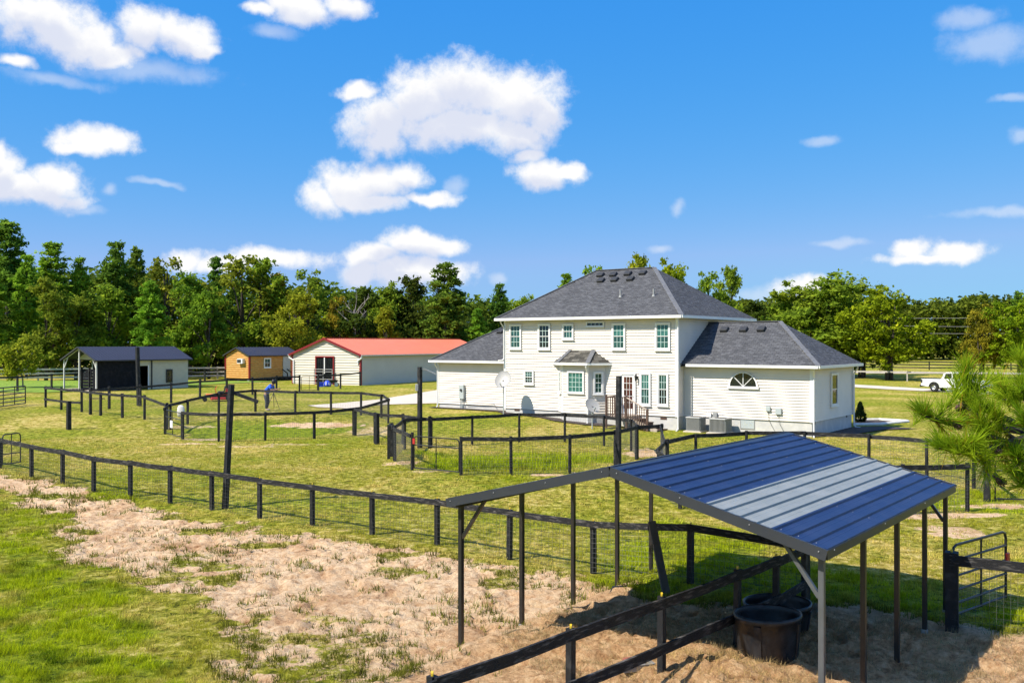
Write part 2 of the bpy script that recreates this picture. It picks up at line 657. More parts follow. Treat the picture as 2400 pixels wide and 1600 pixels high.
M['edging'] = pm('white_edging', (0.66, 0.63, 0.58), 0.8, 0.1, 6)
M['ac'] = pm('grey_ac_metal', (0.30, 0.30, 0.29), 0.45, 0.05)
M['ac_dark'] = pm('dark_grille', (0.03, 0.03, 0.03), 0.6, 0.1)
M['meter'] = pm('meter_grey', (0.42, 0.46, 0.46), 0.45, 0.05)
M['dish'] = pm('dish_grey', (0.33, 0.32, 0.30), 0.45, 0.04)
M['bark'] = pm('bark', (0.055, 0.042, 0.033), 0.9, 0.3, 6, 0.8, 25, col2=(0.10, 0.082, 0.066))
M['bark_pale'] = pm('pale_bark', (0.20, 0.175, 0.15), 0.9, 0.3, 6, 0.6, 25)
M['white_paint'] = pm('white_car_paint', (0.80, 0.80, 0.80), 0.25, 0.02)
M['tyre'] = pm('tyre', (0.012, 0.012, 0.012), 0.8, 0.1)
M['chrome'] = pm('alloy', (0.6, 0.6, 0.6), 0.25, 0.05, metal=0.6)
M['red_mower'] = pm('red_mower_paint', (0.48, 0.035, 0.030), 0.35, 0.06)
M['orange'] = pm('orange_plastic', (0.85, 0.20, 0.03), 0.4, 0.05)
M['brick'] = pm('red_brick', (0.26, 0.085, 0.055), 0.85, 0.2, 12, 0.5, 60)
M['block'] = pm('grey_block', (0.20, 0.20, 0.20), 0.85, 0.15, 8, 0.4, 50)
M['skin'] = pm('skin', (0.42, 0.24, 0.16), 0.5, 0.05)
M['shirt'] = pm('blue_shirt', (0.02, 0.11, 0.62), 0.75, 0.15, 10)
M['jeans'] = pm('dark_jeans', (0.028, 0.035, 0.055), 0.85, 0.25, 12)
M['hair'] = pm('dark_hair', (0.010, 0.008, 0.007), 0.55, 0.2)
M['shoe'] = pm('pale_shoe', (0.45, 0.38, 0.32), 0.7, 0.05)
M['blue_plastic'] = pm('blue_plastic', (0.02, 0.06, 0.55), 0.4, 0.1)
M['dead_wood'] = pm('grey_dead_wood', (0.30, 0.27, 0.24), 0.9, 0.2, 5)
M['old_plank'] = pm('weathered_plank', (0.11, 0.095, 0.08), 0.85, 0.3, 6, 0.6, 30, col2=(0.14, 0.125, 0.11), stretch=(2, 2, 0.4))
M['cone'] = pm('pine_cone', (0.075, 0.035, 0.03), 0.7, 0.3, 40, 0.5, 80)
M['far_rail'] = pm('weathered_pale_rail', (0.40, 0.36, 0.31), 0.8, 0.15, 3)
M['lf_pine'] = leaf_mat('pine_foliage', (0.103, 0.215, 0.023), (0.335, 0.542, 0.040), (0.558, 0.687, 0.053))
M['lf_pine_dk'] = leaf_mat('dark_pine_foliage', (0.068, 0.137, 0.021), (0.217, 0.337, 0.038), (0.369, 0.456, 0.052))
M['lf_green'] = leaf_mat('oak_foliage', (0.094, 0.169, 0.019), (0.308, 0.422, 0.031), (0.539, 0.559, 0.046))
M['lf_olive'] = leaf_mat('olive_foliage', (0.097, 0.141, 0.017), (0.326, 0.367, 0.035), (0.489, 0.489, 0.052))
M['lf_yellow'] = leaf_mat('yellow_green_foliage', (0.144, 0.175, 0.015), (0.409, 0.425, 0.030), (0.637, 0.561, 0.053))
M['lf_bright'] = leaf_mat('bright_green_foliage', (0.104, 0.183, 0.010), (0.311, 0.409, 0.016), (0.579, 0.581, 0.030))
M['lf_orange'] = leaf_mat('turning_foliage', (0.17, 0.16, 0.018), (0.42, 0.33, 0.030), (0.52, 0.36, 0.05))
M['lf_dark'] = leaf_mat('dark_foliage', (0.036, 0.058, 0.011), (0.115, 0.158, 0.020), (0.216, 0.238, 0.031))  # darker leaf greens, used on dark trees and the undergrowth
M['lf_wood'] = leaf_mat('woodland_foliage', (0.056, 0.091, 0.013), (0.194, 0.253, 0.026), (0.341, 0.388, 0.039))
M['lf_shrub'] = leaf_mat('conifer_shrub', (0.006, 0.015, 0.006), (0.018, 0.032, 0.010), None)
M['needle'] = leaf_mat('long_needles', (0.15, 0.27, 0.012), (0.37, 0.49, 0.020), (0.55, 0.54, 0.05), 0.4, 3.0)
M['needle_dry'] = leaf_mat('dry_needles', (0.25, 0.15, 0.02), (0.42, 0.28, 0.03), None, 0.3, 3.0)


def shingle_mat(name, c1, c2, s=1.0):
    """asphalt shingles: broken tabs in courses, colour drifting tab to tab"""
    m, nt, b = nmat(name)
    N, L = nt.nodes, nt.links
    uv = N.new('ShaderNodeUVMap')
    br = N.new('ShaderNodeTexBrick')
    br.offset = 0.5
    br.inputs['Scale'].default_value = 1.0
    br.inputs['Brick Width'].default_value = 0.33 * s
    br.inputs['Row Height'].default_value = 0.145 * s
    br.inputs['Mortar Size'].default_value = 0.008
    br.inputs['Mortar Smooth'].default_value = 0.4
    br.inputs['Bias'].default_value = -0.1
    br.inputs['Color1'].default_value = (*c1, 1)
    br.inputs['Color2'].default_value = (*c2, 1)
    br.inputs['Mortar'].default_value = (*[c * 0.45 for c in c1], 1)
    L.new(uv.outputs[0], br.inputs['Vector'])
    n1 = N.new('ShaderNodeTexNoise')
    n1.inputs['Scale'].default_value = 3.2
    n1.inputs['Detail'].default_value = 8
    n1.inputs['Roughness'].default_value = 0.75
    mp = N.new('ShaderNodeMapping')
    mp.inputs['Scale'].default_value = (1, 2.6, 1)
    L.new(uv.outputs[0], mp.inputs[0])
    L.new(mp.outputs[0], n1.inputs['Vector'])
    mx = N.new('ShaderNodeMix')
    mx.data_type = 'RGBA'
    mx.blend_type = 'MULTIPLY'
    mx.inputs['Factor'].default_value = 1.0
    mr = N.new('ShaderNodeMapRange')
    mr.inputs['From Min'].default_value = 0.3
    mr.inputs['From Max'].default_value = 0.7
    mr.inputs['To Min'].default_value = 0.50
    mr.inputs['To Max'].default_value = 1.60
    L.new(n1.outputs[0], mr.inputs[0])
    L.new(br.outputs['Color'], mx.inputs['A'])
    L.new(mr.outputs[0], mx.inputs['B'])
    L.new(mx.outputs['Result'], b.inputs['Base Color'])
    b.inputs['Roughness'].default_value = 0.9
    b.inputs['Specular IOR Level'].default_value = 0.2
    bp = N.new('ShaderNodeBump')
    bp.inputs['Strength'].default_value = 0.9
    bp.inputs['Distance'].default_value = 0.02
    L.new(br.outputs['Fac'], bp.inputs['Height'])
    bp.invert = True
    L.new(bp.outputs[0], b.inputs['Normal'])
    return m


M['shingle'] = shingle_mat('grey_shingles', (0.068, 0.069, 0.074), (0.108, 0.109, 0.115))
M['shingle_bay'] = shingle_mat('brown_grey_shingles', (0.055, 0.052, 0.045), (0.15, 0.14, 0.12), 1.5)
M['pasture'] = pm('lime_pasture', (0.14, 0.23, 0.010), 0.9, 0.2, 3.0, 0.6, 12, col2=(0.24, 0.35, 0.018), mixlo=0.4, mixhi=0.65)
M['cap'] = pm('ridge_cap', (0.125, 0.127, 0.135), 0.9, 0.2, 6, 0.4, 30)

# ================================================================== GROUND
def poly_px(pts):
    return np.array([G(*p) for p in pts])


def sdist(poly, x, y):
    """signed distance to a polygon, positive inside"""
    d = np.full(x.shape, 1e9)
    ins = np.zeros(x.shape, bool)
    n = len(poly)
    for i in range(n):
        ax, ay = poly[i]
        bx, by = poly[(i + 1) % n]
        ex, ey = bx - ax, by - ay
        t = np.clip(((x - ax) * ex + (y - ay) * ey) / (ex * ex + ey * ey + 1e-9), 0, 1)
        d = np.minimum(d, np.hypot(x - ax - t * ex, y - ay - t * ey))
        c = ((ay > y) != (by > y)) & (x < (bx - ax) * (y - ay) / (by - ay + 1e-12) + ax)
        ins ^= c
    return np.where(ins, d, -d)


SAND_PX = [(-80, 1108), (40, 1121), (120, 1141), (220, 1174), (320, 1196), (420, 1215), (520, 1236), (640, 1256), (760, 1268), (880, 1286),
           (1000, 1302), (1100, 1316), (1200, 1334), (1300, 1356), (1400, 1380), (1480, 1404), (1560, 1422), (1700, 1428), (1900, 1432),
           (2100, 1450), (2230, 1474), (2300, 1492), (2440, 1502), (2500, 1800), (560, 1800), (610, 1640), (580, 1560), (610, 1490), (575, 1440),
           (510, 1400), (420, 1358), (330, 1338), (250, 1318), (175, 1290), (160, 1255), (205, 1235), (190, 1207), (110, 1176), (30, 1144), (-80, 1134)]
SAND = poly_px(SAND_PX)
PEN1_PX = [(387, 1017.5), (428.5, 1029.5), (513, 1035), (621.7, 1032.6), (736.5, 1028), (828.8, 1018.6), (910, 992), (894, 979), (846, 972.7),
           (776, 971), (692, 969), (598.8, 964.5), (513, 974), (440, 994), (399.8, 1007)]
PEN2_PX = [(949, 1054), (1011, 1049.5), (1106.6, 1044), (1217, 1036), (1323.7, 1036), (1415.6, 1044), (1479, 1056), (1490.8, 1076), (1441, 1092),
           (1335, 1108), (1197.7, 1113), (1081, 1113), (965.8, 1101.5), (926, 1080)]
PEN1 = poly_px(PEN1_PX)
PEN2 = poly_px(PEN2_PX)
PEN3 = np.array([(4.8, 30.7), (5.4, 32.6), (6.7, 34.2), (8.8, 35.3), (11.0, 35.3), (13.0, 34.2), (14.45, 32.7), (14.9, 30.3), (14.1, 27.8),
                 (12.66, 26.1), (10.65, 25.6), (8.5, 26.0), (6.3, 27.2), (5.1, 28.5)])
LUSH_PX = [(-120, 1230), (160, 1215), (300, 1330), (470, 1400), (540, 1460), (520, 1620), (-300, 1700)]
LUSH = poly_px(LUSH_PX)
FIELD = np.array([(-62, 82), (-39.5, 79.5), (-37, 84), (-30, 96), (-25, 103), (-62, 106)])
HAY = G(1650, 1582)
MIXED = poly_px([(430, 1355), (600, 1390), (720, 1420), (880, 1450), (960, 1520), (1000, 1600), (560, 1680), (540, 1440)])
BARE = [(745, 996, 2.6, 1.0, 0.9), (2235, 1245, 0.9, 0.8, 0.7), (2200, 1208, 2.4, 0.35, 0.8), (2330, 1188, 1.2, 0.5, 0.8), (2100, 1212, 1.5, 0.3, 0.7),
        (1280, 1113, 1.0, 0.3, 0.7), (440, 1040, 1.6, 0.5, 0.6), (560, 1046, 2.0, 0.4, 0.55), (700, 1041, 2.4, 0.35, 0.5), (880, 1010, 1.6, 2.5, 0.5),
        (945, 1085, 0.9, 0.9, 0.6), (1000, 1105, 1.2, 0.4, 0.5), (1515, 1060, 1.0, 2.2, 0.65), (480, 1030, 1.6, 0.8, 0.55), (560, 968, 3.5, 2.0, 0.45),
        (430, 1000, 2, 0.8, 0.5), (1400, 1108, 1.2, 0.4, 0.6), (2010, 1160, 2.0, 0.3, 0.6)]


def masks(x, y):
    n1 = fbm(x * 0.9 + 3, y * 0.9 + 9, 4) - 0.5
    n2 = fbm(x * 2.6 + 40, y * 2.6 + 2, 4) - 0.5
    n0 = fbm(x * 0.22 + 8, y * 0.22 + 1, 3) - 0.5
    sd = sdist(SAND, x, y)
    left = S((3.0 - x) / 4.0)
    sand = S((sd + n1 * 1.3 * left + n2 * 1.2 + 0.85) / 0.9)
    gp = S((fbm(x * 0.8 + 70, y * 1.1 + 33, 4) - 0.57) / 0.06) * S((3.2 - sd) / 2.5 + 0.12) * S((1.5 - x) / 2.0)
    sand = sand * (1 - 0.66 * gp)
    mixm = S((sdist(MIXED, x, y) + n1 * 2.0 + 0.3) / 1.0) * S((fbm(x * 1.7 + 21, y * 1.9 + 13, 4) - 0.44) / 0.10)
    sand = sand * (1 - 0.62 * mixm)
    bare = np.zeros_like(x)
    for px, py, a, b, k in BARE:
        c = G(px, py)
        r = np.hypot((x - c[0]) / a, (y - c[1]) / b) + n2 * 1.2
        bare = np.maximum(bare, k * S((1.25 - r) / 0.6))
    lush = np.zeros_like(x)
    lush = np.maximum(lush, 1.0 * S((sdist(PEN1, x, y) - 0.2 + n1 * 2.0) / 1.4) * S((54 - y) / 4 + n1))
    lush = np.maximum(lush, 0.85 * S((sdist(PEN2, x, y) - 0.1 + n1 * 2.5) / 1.4) * S((42.5 - y + n1 * 12 + (fbm(x * 0.5 + 4, y * 0.5, 3) - 0.5) * 8) / 6))
    lush = np.maximum(lush, 0.85 * S((sdist(PEN3, x, y) - 0.1) / 0.8) * S((29.5 - y) / 3))
    lush = np.maximum(lush, 0.9 * S((sdist(LUSH, x, y) + n1 * 4.5 + 0.8) / 3.6))
    lush = np.maximum(lush, 1.0 * S((sdist(FIELD, x, y) + 0.3) / 0.8))
    lush = np.maximum(lush, 0.55 * S((n0 - 0.06) / 0.12) * S((40 - y) / 12))
    cx = (x - CARPORT_O[0]) * CAX[0] + (y - CARPORT_O[1]) * CAX[1]
    cy = (x - CARPORT_O[0]) * CAY[0] + (y - CARPORT_O[1]) * CAY[1]
    dirt = S((cx - 0.2 + n2) / 0.8) * S((cy + 6) / 1.0) * S((sd + 0.4) / 0.6)
    return sand, bare, lush, dirt, sd


def relief(x, y, sand, dirt):
    b = (fbm(x * 3.1, y * 3.1, 4) - 0.5) * 0.16 + (fbm(x * 7.5 + 5, y * 7.5, 3) - 0.5) * 0.12
    hoof = S((fbm(x * 4.4 + 11, y * 4.4 + 7, 2) - 0.60) / 0.09) * -0.085
    z = sand * (b + hoof) * S((40 - y) / 10) + (fbm(x * 0.35, y * 0.35, 3) - 0.5) * 0.10 * S((60 - y) / 20) * S((y - 8) / 4)
    hx, hy = x - HAY[0], y - HAY[1]
    z = z + 0.24 * np.exp(-(hx * hx / 0.55 + hy * hy / 0.35)) * (1 + (fbm(x * 6, y * 6, 3) - 0.5) * 0.8)
    return z


def full_z(x, y):
    sand, bare, lush, dirt, sd = masks(x, y)
    return gz(x, y) + relief(x, y, np.maximum(sand, dirt * 0.6), dirt)


def axis(segs, far_lo, far_hi, g=1.22):
    xs = []
    for a, b, st in segs:
        xs += list(np.arange(a, b - 1e-6, st))
    xs.append(segs[-1][1])
    lo, st = xs[0], segs[0][2]
    pre = []
    while lo > far_lo:
        st *= g
        lo -= st
        pre.append(lo)
    hi, st = xs[-1], segs[-1][2]
    post = []
    while hi < far_hi:
        st *= g
        hi += st
        post.append(hi)
    return np.array(pre[::-1] + xs + post)


gx = axis([(-46, -20, 0.4), (-20, 10, 0.085), (10, 32, 0.4)], -3000, 3000)
gy = axis([(8, 30, 0.075), (30, 62, 0.3), (62, 110, 0.8)], -3000, 3500)
XX, YY = np.meshgrid(gx, gy)
xs_, ys_ = XX.ravel(), YY.ravel()
sand, bare, lush, dirt, sd = masks(xs_, ys_)
zz = gz(xs_, ys_) + relief(xs_, ys_, np.maximum(sand, dirt * 0.6), dirt)
nx, ny = len(gx), len(gy)
ii = np.arange(nx * ny).reshape(ny, nx)
quads = np.stack([ii[:-1, :-1].ravel(), ii[:-1, 1:].ravel(), ii[1:, 1:].ravel(), ii[1:, :-1].ravel()], 1)
gm = np_mesh('ground', np.stack([xs_, ys_, zz], 1), quads)
gm.polygons.foreach_set('use_smooth', np.ones(len(quads), bool))
for nm, arr in (('sand', sand), ('bare', bare), ('lush', lush), ('dirt', dirt)):
    a = gm.attributes.new(nm, 'FLOAT', 'POINT')
    a.data.foreach_set('value', arr.astype(np.float32))


def ground_mat():
    m, nt, b = nmat('ground')
    N, L = nt.nodes, nt.links
    pos = N.new('ShaderNodeNewGeometry').outputs['Position']

    def noise(sc, det=5, rough=0.6, st=(1, 1, 1)):
        mp = N.new('ShaderNodeMapping')
        mp.inputs['Scale'].default_value = st
        L.new(pos, mp.inputs[0])
        n = N.new('ShaderNodeTexNoise')
        n.inputs['Scale'].default_value = sc
        n.inputs['Detail'].default_value = det
        n.inputs['Roughness'].default_value = rough
        L.new(mp.outputs[0], n.inputs['Vector'])
        return n.outputs[0]

    def ramp(v, stops):
        r = N.new('ShaderNodeValToRGB')
        e = r.color_ramp.elements
        e[0].position, e[0].color = stops[0][0], (*stops[0][1], 1)
        e[1].position, e[1].color = stops[-1][0], (*stops[-1][1], 1)
        for p, c in stops[1:-1]:
            q = e.new(p)
            q.color = (*c, 1)
        L.new(v, r.inputs[0])
        return r.outputs[0]

    def step(v, lo, hi):
        n = N.new('ShaderNodeMapRange')
        n.interpolation_type = 'SMOOTHSTEP'
        n.inputs['From Min'].default_value = lo
        n.inputs['From Max'].default_value = hi
        L.new(v, n.inputs[0])
        return n.outputs[0]

    def mix(f, a, bb, mode='MIX'):
        n = N.new('ShaderNodeMix')
        n.data_type = 'RGBA'
        n.blend_type = mode
        if isinstance(f, float):
            n.inputs['Factor'].default_value = f
        else:
            L.new(f, n.inputs['Factor'])
        L.new(a, n.inputs['A'])
        L.new(bb, n.inputs['B'])
        return n.outputs['Result']

    def attr(nm):
        n = N.new('ShaderNodeAttribute')
        n.attribute_name = nm
        return n.outputs['Fac']

    def madd(a, k, c):
        n = N.new('ShaderNodeMath')
        n.operation = 'MULTIPLY_ADD'
        L.new(a, n.inputs[0])
        n.inputs[1].default_value = k
        if isinstance(c, (int, float)):
            n.inputs[2].default_value = c
        else:
            L.new(c, n.inputs[2])
        return n.outputs[0]
    fine = noise(4.2, 9, 0.78)
    mid = noise(1.3, 6, 0.7)
    big = noise(0.16, 4, 0.6)
    lawn = ramp(fine, [(0.38, (0.050, 0.055, 0.005)), (0.46, (0.20, 0.205, 0.015)), (0.53, (0.36, 0.33, 0.030)), (0.62, (0.66, 0.55, 0.14))])
    dry = ramp(fine, [(0.38, (0.17, 0.125, 0.016)), (0.49, (0.48, 0.37, 0.07)), (0.61, (0.80, 0.63, 0.26))])
    green = ramp(fine, [(0.38, (0.030, 0.055, 0.004)), (0.46, (0.145, 0.195, 0.008)), (0.53, (0.26, 0.31, 0.012)), (0.63, (0.44, 0.45, 0.04))])
    c = mix(step(madd(mid, 0.75, madd(big, 0.5, -0.10)), 0.50, 0.62), lawn, dry)
    c = mix(step(madd(mid, 0.6, madd(big, -0.6, 0.52)), 0.50, 0.64), c, mix(0.75, lawn, green))
    lu = madd(mid, 0.5, madd(attr('lush'), 1.0, -0.25))
    c = mix(step(lu, 0.25, 0.75), c, green)
    sandc = ramp(noise(5.0, 7, 0.75), [(0.33, (0.29, 0.15, 0.068)), (0.41, (0.63, 0.395, 0.22)), (0.50, (0.80, 0.55, 0.325)), (0.62, (0.88, 0.66, 0.42))])
    wet = ramp(noise(0.7, 4, 0.6), [(0.36, (0.80, 0.72, 0.66)), (0.50, (1, 1, 1))])
    sandc = mix(1.0, sandc, wet, 'MULTIPLY')
    dirtc = ramp(noise(7.0, 7, 0.75), [(0.30, (0.24, 0.115, 0.050)), (0.46, (0.58, 0.335, 0.165)), (0.64, (0.86, 0.59, 0.33))])
    sandc = mix(attr('dirt'), sandc, dirtc)
    sa = madd(noise(8.0, 7, 0.75), 1.5, madd(attr('sand'), 1.0, -0.75))
    f_s = step(sa, 0.30, 0.62)
    ba = madd(noise(5.0, 6, 0.7), 0.9, madd(attr('bare'), 1.0, -0.45))
    c = mix(step(ba, 0.38, 0.62), c, sandc)
    c = mix(f_s, c, sandc)
    # farther pasture is drier and paler in patches
    L.new(c, b.inputs['Base Color'])
    b.inputs['Roughness'].default_value = 0.95
    b.inputs['Specular IOR Level'].default_value = 0.1
    bp = N.new('ShaderNodeBump')
    bp.inputs['Strength'].default_value = 1.0
    bp.inputs['Distance'].default_value = 0.17
    L.new(fine, bp.inputs['Height'])
    L.new(bp.outputs[0], b.inputs['Normal'])
    return m


M['ground'] = ground_mat()
g_o = struct(obj('ground', gm, M['ground']))
g_o['label'] = 'mown yellow-green lawn with pale sandy paddock in front'


def strip(name, pts, w, mat, dz=0.03):
    """road sheet draped on the ground along a centre line"""
    pts = [np.array(p, float) for p in pts]
    dense = []
    for a, b in zip(pts[:-1], pts[1:]):
        n = max(2, int(np.linalg.norm(b - a) / 1.0))
        for k in range(n):
            dense.append(a + (b - a) * k / n)
    dense.append(pts[-1])
    vs, fs = [], []
    for i, p in enumerate(dense):
        d = dense[min(i + 1, len(dense) - 1)] - dense[max(i - 1, 0)]
        d = d / np.linalg.norm(d)
        s = np.array([d[1], -d[0]])
        ww = w[0] + (w[1] - w[0]) * i / (len(dense) - 1) if isinstance(w, tuple) else w
        for k in (-1, -0.33, 0.33, 1):
            q = p + s * (k * ww / 2 * (1 + 0.04 * math.sin(i * 1.7 + k)))
            vs.append((q[0], q[1], float(gz(q[0], q[1])) + dz + (0.02 if abs(k) < 0.5 else 0)))
        if i:
            for k in range(3):
                a = (i - 1) * 4 + k
                fs.append((a, a + 1, a + 5, a + 4))
    return obj(name, MB().add(vs, fs), mat)


def flat_poly(name, pts, mat, dz=0.03):
    return obj(name, MB().add([(p[0], p[1], float(gz(p[0], p[1])) + dz) for p in pts], [tuple(range(len(pts)))]), mat)


# concrete apron between the barn and the house
dr = flat_poly('driveway', [G(812, 958), G(745, 955), G(722, 951), G(800, 945), G(885, 937), G(960, 925), G(1040, 912), G(1200, 905), G(1200, 945), G(1050, 945), G(930, 948), G(880, 950)], M['concrete'], 0.04)
struct(dr)['label'] = 'pale concrete drive running behind the house towards the barn'
pa = flat_poly('pasture', [(p[0], p[1]) for p in FIELD], M['pasture'], 0.05)
struct(pa)['label'] = 'bright lime-green pasture at far left'
rd = strip('road', [(26, 150), (32, 118), (36.2, 104), (39.6, 95.5), (43.4, 89), (49, 81), (60, 70), (90, 52)], 4.6, M['concrete'], 0.05)
struct(rd)['label'] = 'pale driveway under the white pickup'

tr_ = strip('dirt_track', [(44, 152), (60, 147), (80, 141), (105, 134), (130, 128)], 9.0, M['concrete'], 0.06)
struct(tr_)['label'] = 'pale sandy track across the far field at right'

# ================================================================== generic building helpers
def clap(mb, p0, p1, z0, z1, pitch, depth, lim=None, log=False):
    """lapped boards on a wall; outward is to the right of p0 -> p1; lim(z) gives the trimmed span"""
    p0, p1 = Vector((p0[0], p0[1])), Vector((p1[0], p1[1]))
    d = (p1 - p0)
    Ln = d.length
    d.normalize()
    n = Vector((d.y, -d.x))
    prof = [(z0, 0.0)]
    z = z0
    while z < z1 - 1e-4:
        zt = min(z + pitch, z1)
        if log:
            prof += [(z + (zt - z) * k / 5, depth * math.sin(math.pi * (0.06 + 0.88 * k / 5))) for k in range(6)]
        else:
            prof += [(z, depth), (zt, 0.002)]
        z = zt
    vs = []
    for zz_, o in prof:
        a, b = (0, Ln) if lim is None else lim(zz_)
        if b < a:
            a = b = (a + b) / 2
        vs += [(p0.x + d.x * a + n.x * o, p0.y + d.y * a + n.y * o, zz_), (p0.x + d.x * b + n.x * o, p0.y + d.y * b + n.y * o, zz_)]
    mb.add(vs, [(2 * i, 2 * i + 1, 2 * i + 3, 2 * i + 2) for i in range(len(prof) - 1)])
    return mb


def roof_obj(name, faces, mat, parent, thick=0.12):
    """pitched roof as one solid: shingled faces above, plain underside; uv in metres along the eave and up the slope"""
    vs, fs, uvs = [], [], []
    for f in faces:
        f = [Vector(p) for p in f]
        n = (f[1] - f[0]).cross(f[2] - f[0]).normalized()
        if n.z < 0:
            f = f[::-1]
            n = -n
        u = Vector((0, 0, 1)).cross(n)
        u = u.normalized() if u.length > 1e-4 else Vector((1, 0, 0))
        w = n.cross(u)
        k = len(vs)
        vs += [tuple(p) for p in f]
        fs.append(tuple(range(k, k + len(f))))
        uvs.append([(p.dot(u), p.dot(w)) for p in f])
        k = len(vs)
        vs += [(p.x, p.y, p.z - thick) for p in f]
        fs.append(tuple(range(k + len(f) - 1, k - 1, -1)))
        uvs.append([(0, 0)] * len(f))
    me = bpy.data.meshes.new(name)
    me.from_pydata(vs, [], fs)
    uvl = me.uv_layers.new(name='UVMap')
    i = 0
    for q in uvs:
        for c in q:
            uvl.data[i].uv = c
            i += 1
    return obj(name, me, mat, parent)


def gutter(parent, pts, mat=None, sz=0.12, name='gutter'):
    """K-style gutter run with fascia behind it, local points along the eave top edge"""
    for a, b in zip(pts[:-1], pts[1:]):
        obj(name, MB().beam(Vector(a) - Vector((0, 0, sz / 2)), Vector(b) - Vector((0, 0, sz / 2)), 0.10, sz), mat or M['gutter'], parent)


def downspout(parent, x, y, z0, z1, out=(0, -1), jog=0.28, mat=None):
    o = Vector((out[0], out[1], 0))
    p = Vector((x, y, 0))
    pts = [p + o * jog + Vector((0, 0, z1)), p + o * jog + Vector((0, 0, z1 - 0.10)), p + o * 0.06 + Vector((0, 0, z1 - 0.42)), p + o * 0.06 + Vector((0, 0, z0 + 0.15)),
           p + o * 0.16 + Vector((0, 0, z0 + 0.04)), p + o * 0.40 + Vector((0, 0, z0 + 0.02))]
    obj('downspout', MB().path(pts, 0.045, 6), mat or M['gutter'], parent)


def window(parent, x0, x1, z0, z1, loc=(0, 0, 0), rz=0.0, sash=True, cols=3, ru=2, rl=2, gu='glass_light', gl='glass', trim=0.085, mun=True, name='window'):
    """double-hung window in its own plane: outside is -y"""
    w = obj(name, MB().ring(x0, x1, z0, z1, trim, -0.075, 0.0).box(x0 - 0.03, x1 + 0.03, -0.10, -0.02, z0 - 0.045, z0), M['trim'], parent, loc, rz)
    a0, a1, b0, b1 = x0 + trim, x1 - trim, z0 + trim, z1 - trim
    zm = (b0 + b1) / 2
    if sash:
        obj('sash', MB().ring(a0, a1, zm, b1, 0.035, -0.05, -0.02), M['trim'], w)
        obj('sash', MB().ring(a0, a1, b0, zm + 0.035, 0.035, -0.04, -0.012), M['trim'], w)
        spans = [(zm + 0.035, b1 - 0.035, ru, gu, -0.026), (b0 + 0.035, zm, rl, gl, -0.018)]
    else:
        spans = [(b0, b1, ru, gu, -0.022)]
    for s0, s1, nr, g, y in spans:
        i0, i1 = (a0 + 0.035, a1 - 0.035) if sash else (a0, a1)
        obj('pane', MB().box(i0, i1, y, y + 0.012, s0, s1), M[g], w)
        if mun:
            mb = MB()
            for k in range(1, cols):
                xx = i0 + (i1 - i0) * k / cols
                mb.box(xx - 0.011, xx + 0.011, y - 0.014, y - 0.001, s0, s1)
            for k in range(1, nr):
                z_ = s0 + (s1 - s0) * k / nr
                mb.box(i0, i1, y - 0.012, y - 0.002, z_ - 0.011, z_ + 0.011)
            if mb.v:
                obj('muntin', mb, M['muntin'], w)
    return w


# ================================================================== HOUSE
HF = Frame((8.87, 50.30), R(-36.25))
ZB, ZE, ZW = 0.745, 6.02, 3.42           # siding bottom, main eave, wing eave
WX, WY, WD = 7.0, 0.75, 6.6              # right wing
LX0, LY = -17.75, 1.08                   # left wing
MX, MD = -11.49, 9.45
house = thing('house', 'two-storey white clapboard house with grey hipped shingle roofs and two side wings', 'house', (HF.o.x, HF.o.y, 0), HF.rot)
wall = MB()
clap(wall, (MX, 0), (0, 0), ZB, ZE, 0.15, 0.048)
obj('wall', wall, M['siding'], house)['label'] = 'sunlit white clapboard rear wall'
wall = MB()
clap(wall, (0, 0), (0, MD), ZB, ZE, 0.15, 0.048)
clap(wall, (0, MD), (MX, MD), ZB, ZE, 0.30, 0.036)
clap(wall, (MX, MD), (MX, 0), ZB, ZE, 0.30, 0.036)
obj('wall', wall, M['siding'], house)
wall = MB()
clap(wall, (0, WY), (WX, WY), ZB, ZW, 0.15, 0.048)
clap(wall, (WX, WY), (WX, WY + WD), ZB, ZW, 0.15, 0.048)
clap(wall, (WX, WY + WD), (0, WY + WD), ZB, ZW, 0.30, 0.036)
obj('wall', wall, M['siding'], house)['label'] = 'clapboard walls of the right-hand wing'
wall = MB()
clap(wall, (LX0, LY), (MX, LY), ZB, ZW, 0.15, 0.048)
clap(wall, (LX0, LY + 7.0), (LX0, LY), ZB, ZW, 0.15, 0.048)
clap(wall, (MX, LY + 7.0), (LX0, LY + 7.0), ZB, ZW, 0.30, 0.036)
obj('wall', wall, M['siding'], house)['label'] = 'clapboard walls of the left-hand wing'
# block foundation, set slightly inside the siding
fd = MB()
fd.box(MX + 0.02, -0.02, 0.02, MD - 0.02, -0.3, ZB - 0.002)
fd.box(-0.1, WX - 0.02, WY + 0.02, WY + WD - 0.02, -0.3, ZB - 0.004)
fd.box(LX0 + 0.02, MX + 0.1, LY + 0.02, LY + 6.98, -0.3, ZB - 0.006)
fo = obj('foundation', fd, M['foundation'], house)
# corner boards
for x, y, z0, z1 in ((-0.01, -0.03, ZB - 0.02, ZE), (MX + 0.01, -0.03, ZB - 0.02, ZE), (WX - 0.01, WY - 0.03, ZB - 0.02, ZW), (LX0 + 0.01, LY - 0.03, ZB - 0.02, ZW),
                     (WX + 0.0, WY + WD, ZB - 0.02, ZW)):
    obj('corner_board', MB().box(x - 0.10, x + 0.055, y - 0.02, y + 0.14, z0, z1), M['trim'], house)
OV = 0.46


def hip(x0, x1, y0, y1, ze, ra, rb, ym, zr):
    A, B, C_, D_ = (x0, y0, ze), (x1, y0, ze), (x1, y1, ze), (x0, y1, ze)
    P, Q = (ra, ym, zr), (rb, ym, zr)
    return A, B, C_, D_, P, Q


